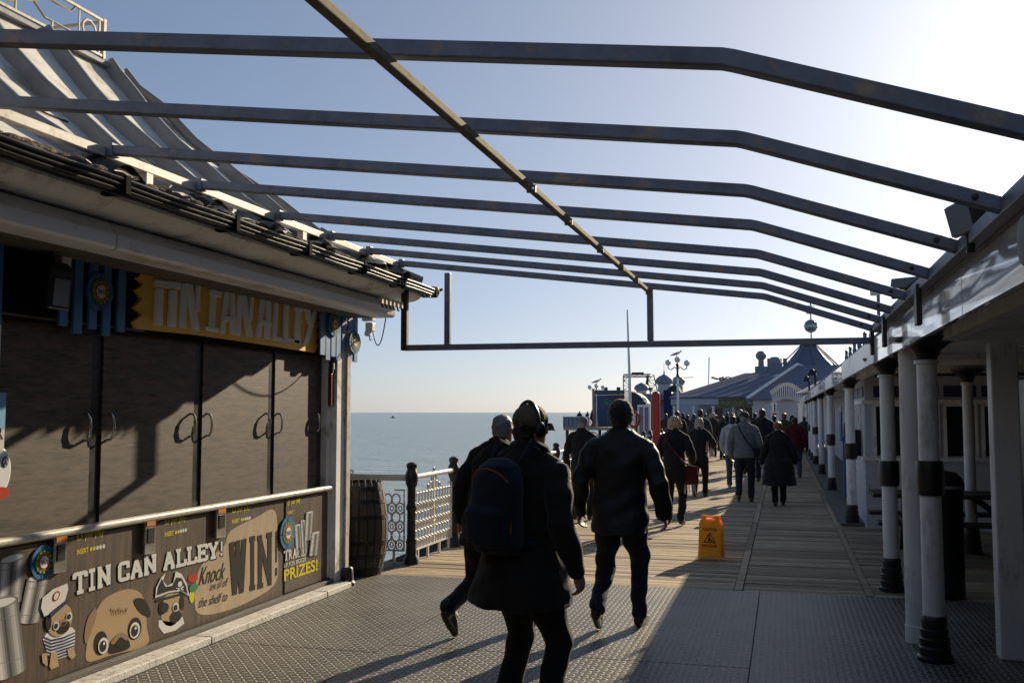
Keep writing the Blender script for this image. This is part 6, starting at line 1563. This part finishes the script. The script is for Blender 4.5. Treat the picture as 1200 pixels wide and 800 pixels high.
gull((lx - .05, 55.0, lz + .225), 1.0, 1, 'gull perched on the middle globe of the near lamp post')
gull((l2x + .05, 118, l2z + .30), 1.9, 1, 'gull perched on the distant lamp post before the blue ride')
# masts
def mast(p0, p1, Y, r0, r1, lab, lean=0):
    a, c = on_y(*p0, Y), on_y(*p1, Y)
    t = thing('flag_pole', (a.x, Y, min(a.z, 0) if a.z > 0 else 0), lab, 'pole')
    MB('white_column').tube([(a.x, Y, 0), a.lerp(c, .35), c], [r0 * 1.0, r0 * .75, r1], 10).build('pole', parent=t, smooth=True)
    MB('white_column').lathe([(r0 * 1.5, 0), (r0 * 1.4, 1.2), (r0 * 1.05, 1.35)], (a.x, Y, 0), 12).build('base', parent=t, smooth=True)
mast((739, 480), (735, 363), 40, .075, .030, 'tall white flag pole rising left of the ride gantry')
mast((830, 465), (831, 419), 75, .05, .04, 'thin bare pole standing between the lamp post and the blue roof')
# red rescue board cabinet
Yk = 31.0; x0 = X_at(768.5, Yk); w = abs(X_at(773, Yk) - X_at(764, Yk)) / 2; zt = Z_at(768, 458, Yk)
t = thing('rescue_board', (x0, Yk, 0), 'tall red round-topped rescue board standing upright by the railing', 'rescue board')
MB('red_plastic').prism([(x0 - w, Yk, .35), (x0 + w, Yk, .35), (x0 + w, Yk, zt - w)] + [(x0 + w * math.cos(a), Yk, zt - w + w * math.sin(a)) for a in [math.pi * k / 10 for k in range(1, 10)]] + [(x0 - w, Yk, zt - w)], (0, .16, 0)).build('board', parent=t, bevel=.03)
MB('black_iron').span((x0 - w * .5, Yk + .18, 0), (x0 + w * .5, Yk + .24, 1.6)).build('bracket', parent=t)
# white framed board and red ring on the railing
Yk = 35.0; x0, x1 = X_at(747, Yk), X_at(762, Yk); z0, z1 = .15, Z_at(755, 474, Yk)
t = thing('glazed_notice_case', ((x0 + x1) / 2, Yk, 0), 'white framed glazed notice case standing left of the red rescue board', 'notice case')
b = MB('roof_strip'); b.span((x0, Yk, z0), (x0 + .06, Yk + .06, z1)); b.span((x1 - .06, Yk, z0), (x1, Yk + .06, z1)); b.span((x0 + .06, Yk, z1 - .08), (x1 - .06, Yk + .06, z1)); b.span((x0 + .06, Yk, z0), (x1 - .06, Yk + .06, z0 + .08)); b.span(((x0 + x1) / 2 - .02, Yk, z0 + .08), ((x0 + x1) / 2 + .02, Yk + .05, z1 - .08)); b.build('frame', parent=t)
MB('hall_grey').span((x0 + .061, Yk + .02, z0 + .08), (x1 - .061, Yk + .04, z1 - .08)).build('panel', parent=t)
Yk = 33; x = X_at(743, Yk); t = thing('lifebuoy', (x, Yk, 0), 'red lifebuoy on a white post at the railing', 'lifebuoy')
MB('red_plastic').tube([(x + .17 * math.cos(a), Yk, 1.45 + .25 * math.sin(a)) for a in [k * math.pi / 10 for k in range(20)]], .045, 8, close=True).build('ring', parent=t, smooth=True); MB('white_column').tube([(x, Yk + .08, 0), (x, Yk + .08, 1.7)], .04, 8).build('post', parent=t, smooth=True)

# pier head platform standing in the sea
YP = 112.0
px0 = X_at(660, YP); o = MB('timber_dark').span if False else None
pm('timber_dark', (0.045, 0.042, 0.040), .8, var=.3)
struct(MB('deck_boards').span((px0, YP, -.35), (40, 210, -0.02)).build('pier_head_deck'))
struct(MB('deck_boards').span((-4.5, 62.02, -.35), (30, 112, -.02)).build('pier_neck_deck'))
bb = thing('iron_substructure', (px0 + 8, YP, -7.5), 'dark iron lattice legs carrying the pier head above the sea', 'substructure')
for i in range(9):
    x = px0 + .4 + i * 1.9
    MB('timber_dark').lathe([(.22, -7.6), (.18, -.35)], (x, YP + .3, 0), 8).build('pile', parent=bb, smooth=True)
    if i < 8:
        MB('timber_dark').bar((x, YP + .3, -5.6), (x + 1.9, YP + .3, -1.6), .12, .12).build('brace', parent=bb); MB('timber_dark').bar((x + 1.9, YP + .3, -5.6), (x, YP + .3, -1.6), .12, .12).build('brace', parent=bb)
        MB('timber_dark').bar((x, YP + .3, -1.5), (x + 1.9, YP + .3, -1.5), .14, .14).build('tie', parent=bb); 
        MB('timber_dark').tube([(x + .95 + .7 * math.cos(a), YP + .3, -1.0 + .45 * math.sin(a)) for a in [k * math.pi / 6 for k in range(12)]], .06, 4, close=True).build('ring_brace', parent=bb)
for Yq in (125, 140, 160):
    for i in range(3): MB('timber_dark').lathe([(.22, -7.6), (.18, -.35)], (px0 + .4 + i * 5, Yq, 0), 8).build('pile', parent=bb, smooth=True)
un = thing('iron_substructure', (0, 30, -7.5), 'iron piles under the near pier deck', 'substructure')
for Yq in range(4, 112, 9):
    for x in (-3.8, 0, 4): MB('timber_dark').lathe([(.2, -7.6), (.18, -.5)], (x, Yq, 0), 8).build('pile', parent=un, smooth=True)
pr2 = thing('pier_head_railing', (px0, YP, 0), 'grey panelled railing around the distant pier head', 'railing')
MB('hall_grey').span((px0, YP, -.02), (X_at(690, YP), YP + .06, 1.15)).build('panels', parent=pr2); MB('roof_strip').span((px0 - .02, YP - .03, 1.15), (X_at(690, YP), YP + .08, 1.22)).build('rail', parent=pr2)
MB('hall_grey').span((px0 - .05, YP + .1, -.02), (px0, 205, 1.15)).build('panels', parent=pr2)
for i in range(18): MB('timber_dark').span((px0 + .1 + i * .5, YP - .03, 0), (px0 + .16 + i * .5, YP - .001, 1.14)).build('baluster', parent=pr2)
for k, (px, h_) in enumerate(((679, 1.65), (688, 1.6), (693, 1.75))):
    person((X_at(px, 116), 116), R(40 * k), ('lone dark figure at the left end of the distant platform', 'stooping figure at the middle of the distant platform rail', 'figure nearest the blue ride on the distant platform')[k], H=h_ + .2, top='cloth_black', legs='trouser_black', vox=.03, hair='short')
# blue ride building
YB = 120.0
def zz_(py): return Z_at(720, py, YB)
x0, x1 = X_at(697, YB), X_at(732, YB)
rb_ = thing('ghost_ride', ((x0 + x1) / 2, YB, 0), 'tall dark blue painted ride building at the left of the pier head', 'ride')
MB('ride_blue').span((x0, YB, 0), (x1, YB + 9, zz_(457))).build('wall', parent=rb_)
MB('ride_dark').prism([(x0 + .9, YB - .05, zz_(461)), (x1, YB - .05, zz_(461)), (x1, YB - .05, zz_(490)), (x0 + 3.2, YB - .05, zz_(490)), (x0 + 2.4, YB - .05, zz_(470))], (0, .04, 0)).build('painted_panel', parent=rb_)
for px in (710, 725): c = X_at(px, YB); MB('ride_dark').span((c - .22, YB - .1, zz_(457)), (c + .22, YB + .3, zz_(453.5))).build('chimney', parent=rb_)
MB('roof_strip').bar((x0, YB - .08, zz_(463)), (x1, YB - .08, zz_(462)), .05, .06).build('trim', parent=rb_)
MB('ink_green').prism([(x0 + 1.0, YB - .05, zz_(472)), (x0 + 1.5, YB - .05, zz_(468)), (x0 + 1.8, YB - .05, zz_(476))], (0, .03, 0)).build('painted_spot', parent=rb_)
MB('roof_edge').span((x0 - .3, YB - .12, 0), (x0 - .02, YB + .1, zz_(455))).build('corner_strip', parent=rb_)
# ride gantry
YG = 135.0
gx0, gx1 = X_at(731, YG), X_at(770, YG); ztop = Z_at(750, 440, YG)
gg = thing('ride_gantry', ((gx0 + gx1) / 2, YG, 0), 'pale lattice gantry of a fairground ride behind the small domes', 'ride')
def lattice(name, a, c, w, n_):
    b = MB('gantry_pale'); a, c = Vector(a), Vector(c); d = (c - a).normalized(); s_ = Vector((-d.z, 0, d.x)) * w / 2
    b.bar(a + s_, c + s_, .16, .16); b.bar(a - s_, c - s_, .16, .16)
    for i in range(n_):
        p, q = a.lerp(c, i / n_), a.lerp(c, (i + 1) / n_); sg = 1 if i % 2 else -1; b.bar(p + s_ * sg, q - s_ * sg, .09, .09); b.bar(p + s_, p - s_, .08, .08)
    b.build(name, parent=gg)
pm('gantry_pale', (0.30, 0.29, 0.27), .6, var=.2)
lattice('tower', (gx0 + .45, YG, 0), (gx0 + .45, YG, ztop), .9, 10); lattice('beam', (gx0, YG, ztop), (gx1 - .8, YG, ztop), .35, 10); lattice('tower', (gx1 + .6, YG, 0), (gx1 - .9, YG, ztop), 1.0, 10)
MB('ride_dark').span((X_at(741, YG), YG - .4, ztop + .15), (X_at(755, YG), YG + .4, ztop + .45)).build('trolley', parent=gg)
MB('ride_dark').bar((X_at(760, YG), YG, ztop), (X_at(757, YG), YG, Z_at(757, 456, YG)), .25, .3).build('arm', parent=gg); MB('ride_dark').span((X_at(755, YG), YG - .5, Z_at(757, 457, YG)), (X_at(765, YG), YG + .5, Z_at(757, 454, YG))).build('gondola', parent=gg)
# domed kiosks
def dome(px, yt, yb, y_base, half, Y, lab, finial=True):
    x = X_at(px, Y); w = abs(X_at(px + half, Y) - X_at(px - half, Y)) / 2; zt, zb, z0 = Z_at(px, yt, Y), Z_at(px, yb, Y), Z_at(px, y_base, Y)
    t = thing('domed_kiosk', (x, Y, 0), lab, 'kiosk', 'small domed kiosks of the pier head')
    MB('hall_white').lathe([(w * .82, 0), (w * .82, zb - .25), (w * .9, zb - .2)], (x, Y, 0), 8, a0=.3).build('drum', parent=t)
    hh = zt - zb
    MB('hall_grey').lathe([(w * .9, zb - .22), (w * 1.12, zb - .05), (w * 1.16, zb + .12 * hh), (w * 1.0, zb + .42 * hh), (w * .62, zb + .72 * hh), (w * .25, zb + .88 * hh), (w * .08, zt)], (x, Y, 0), 16).build('dome', parent=t, smooth=True)
    if finial: MB('ride_dark').lathe([(w * .07, zt - .05), (w * .10, zt + .15), (w * .03, zt + .3), (w * .02, zt + .95), (0, zt + 1.0)], (x, Y, 0), 8).build('finial', parent=t, smooth=True)
dome(778.7, 438, 447.5, 480, 9.3, 95, 'white round kiosk with a grey onion dome and finial left of the lamp post')
dome(795, 440, 447.5, 480, 7.4, 98, 'domed kiosk directly behind the lamp post', False)
dome(752, 448, 455, 480, 7.6, 100, 'low domed kiosk under the ride gantry', False)
# low stalls and hoardings on the pier head
x0, x1 = X_at(762, 92), X_at(815, 92)
t = thing('pier_head_stalls', ((x0 + x1) / 2, 92, 0), 'low grey and blue stalls below the small domes', 'stalls')
MB('hall_grey').span((x0 - 2, 92, 0), (x1 + 1, 99, Z_at(790, 461, 92))).build('wall', parent=t)
MB('hall_blue').span((X_at(745, 91.8), 91.7, 0), (X_at(772, 91.8), 91.95, Z_at(760, 475, 91.8))).build('hoarding', parent=t)
MB('ink_navy').span((X_at(778, 91.8), 91.7, 0), (X_at(787, 91.8), 91.95, Z_at(780, 457, 91.8))).build('banner', parent=t)
MB('sign_olive').span((X_at(765, 91.8), 91.6, Z_at(760, 474, 91.8)), (X_at(776, 91.8), 91.9, Z_at(760, 468, 91.8))).build('sign_panel', parent=t)
MB('cloth_olive').prism([(X_at(780, 90), 90, Z_at(780, 458, 90)), (X_at(798, 90), 90, Z_at(780, 460, 90)), (X_at(792, 90), 90, Z_at(780, 450, 90)), (X_at(786, 90), 90, Z_at(780, 452, 90))], (0, 2, 0)).build('awning', parent=t)
MB('hall_white').span((X_at(797, 88), 88, 0), (X_at(828, 88), 90, Z_at(810, 468, 88))).build('kiosk_wall', parent=t)
# dark curved canopy behind the beanie
YQ = 80; x0, x1 = X_at(738, YQ), X_at(757, YQ)
t = thing('curved_canopy', ((x0 + x1) / 2, YQ, 0), 'dark quarter round ride canopy with pale stripes left of the red board', 'canopy')
pts = [(x0, YQ, Z_at(740, 459, YQ)), (X_at(745, YQ), YQ, Z_at(740, 460, YQ)), (X_at(751, YQ), YQ, Z_at(740, 464, YQ)), (X_at(757, YQ), YQ, Z_at(740, 472, YQ)), (X_at(757, YQ), YQ, 0.0), (x0, YQ, 0.0)]
MB('ride_dark').prism(pts, (0, 3, 0)).build('shell', parent=t)
for k in range(3):
    MB('roof_strip').bar((X_at(753 + 1.8 * k, YQ), YQ - .04, Z_at(740, 464.5 + k, YQ)), (X_at(755.5 + 1.8 * k, YQ), YQ - .04, Z_at(740, 471 + k, YQ)), .05, .08).build('stripe', parent=t)
# fairground ride arms over the blue roof
YF = 150; t = thing('spinning_ride', (X_at(846, YF), YF, 0), 'tan wheel-like ride top showing above the blue roof', 'ride')
cx_, cz2 = X_at(846, YF), Z_at(846, 445, YF)
MB('cloth_tan').lathe([(.3, 0), (.3, cz2)], (cx_, YF, 0), 8).build('mast', parent=t)
for k in range(8):
    a = 2 * math.pi * k / 8 + .2; MB('cloth_tan').bar((cx_, YF, cz2), (cx_ + 1.35 * math.cos(a), YF + 1.35 * math.sin(a), cz2 + .25 + .2 * math.sin(k * 2)), .12, .14).build('arm', parent=t)
    if k % 2 == 0: MB('cloth_tan').box((cx_ + 1.3 * math.cos(a), YF + 1.3 * math.sin(a), cz2 + .3), (.35, .35, .25)).build('car', parent=t)
# small boat on the horizon
BY_ = 1500.0; bx_ = X_at(460, BY_)
t = thing('fishing_boat', (bx_, BY_, -7.5), 'tiny dark boat far out near the horizon', 'boat')
MB('hull').prism([(bx_ - 4.5, BY_, -6.3), (bx_ + 4.2, BY_, -6.3), (bx_ + 3.4, BY_, -7.6), (bx_ - 3.8, BY_, -7.6)], (0, 2.5, 0)).build('hull', parent=t)
MB('hull').span((bx_ - 1, BY_ + .4, -6.3), (bx_ + 1.6, BY_ + 2, -4.4)).build('wheelhouse', parent=t)
# cowl-like finials and lamps on the far arcade roof
for k, (px, py, Y) in enumerate(((948, 442, 34.0), (955, 434, 27.0))):
    c = on_y(px, py, Y); t = thing('hooded_lamp', (c.x, Y, 2.36), ('dark hooded lamp on a stem over the far arcade roof', 'dark hooded lamp nearer than its twin over the arcade roof')[k], 'lamp')
    MB('black_iron').tube([(c.x, Y, 2.33), (c.x, Y, c.z)], .03, 6).build('stem', parent=t); MB('black_iron').lathe([(.13, c.z - .14), (.10, c.z - .04), (.04, c.z + .04)], (c.x - .08, Y, 0), 10).build('hood', parent=t, smooth=True)
MB('roof_edge').lathe([(0.0, 2.33), (3.2, 2.33), (2.4, 2.75), (1.2, 3.0), (0, 3.05)], (3.6, 36, 0), 24).build('roof_dome', parent=ac, smooth=True)
bpy.data.scenes.remove(SCR)
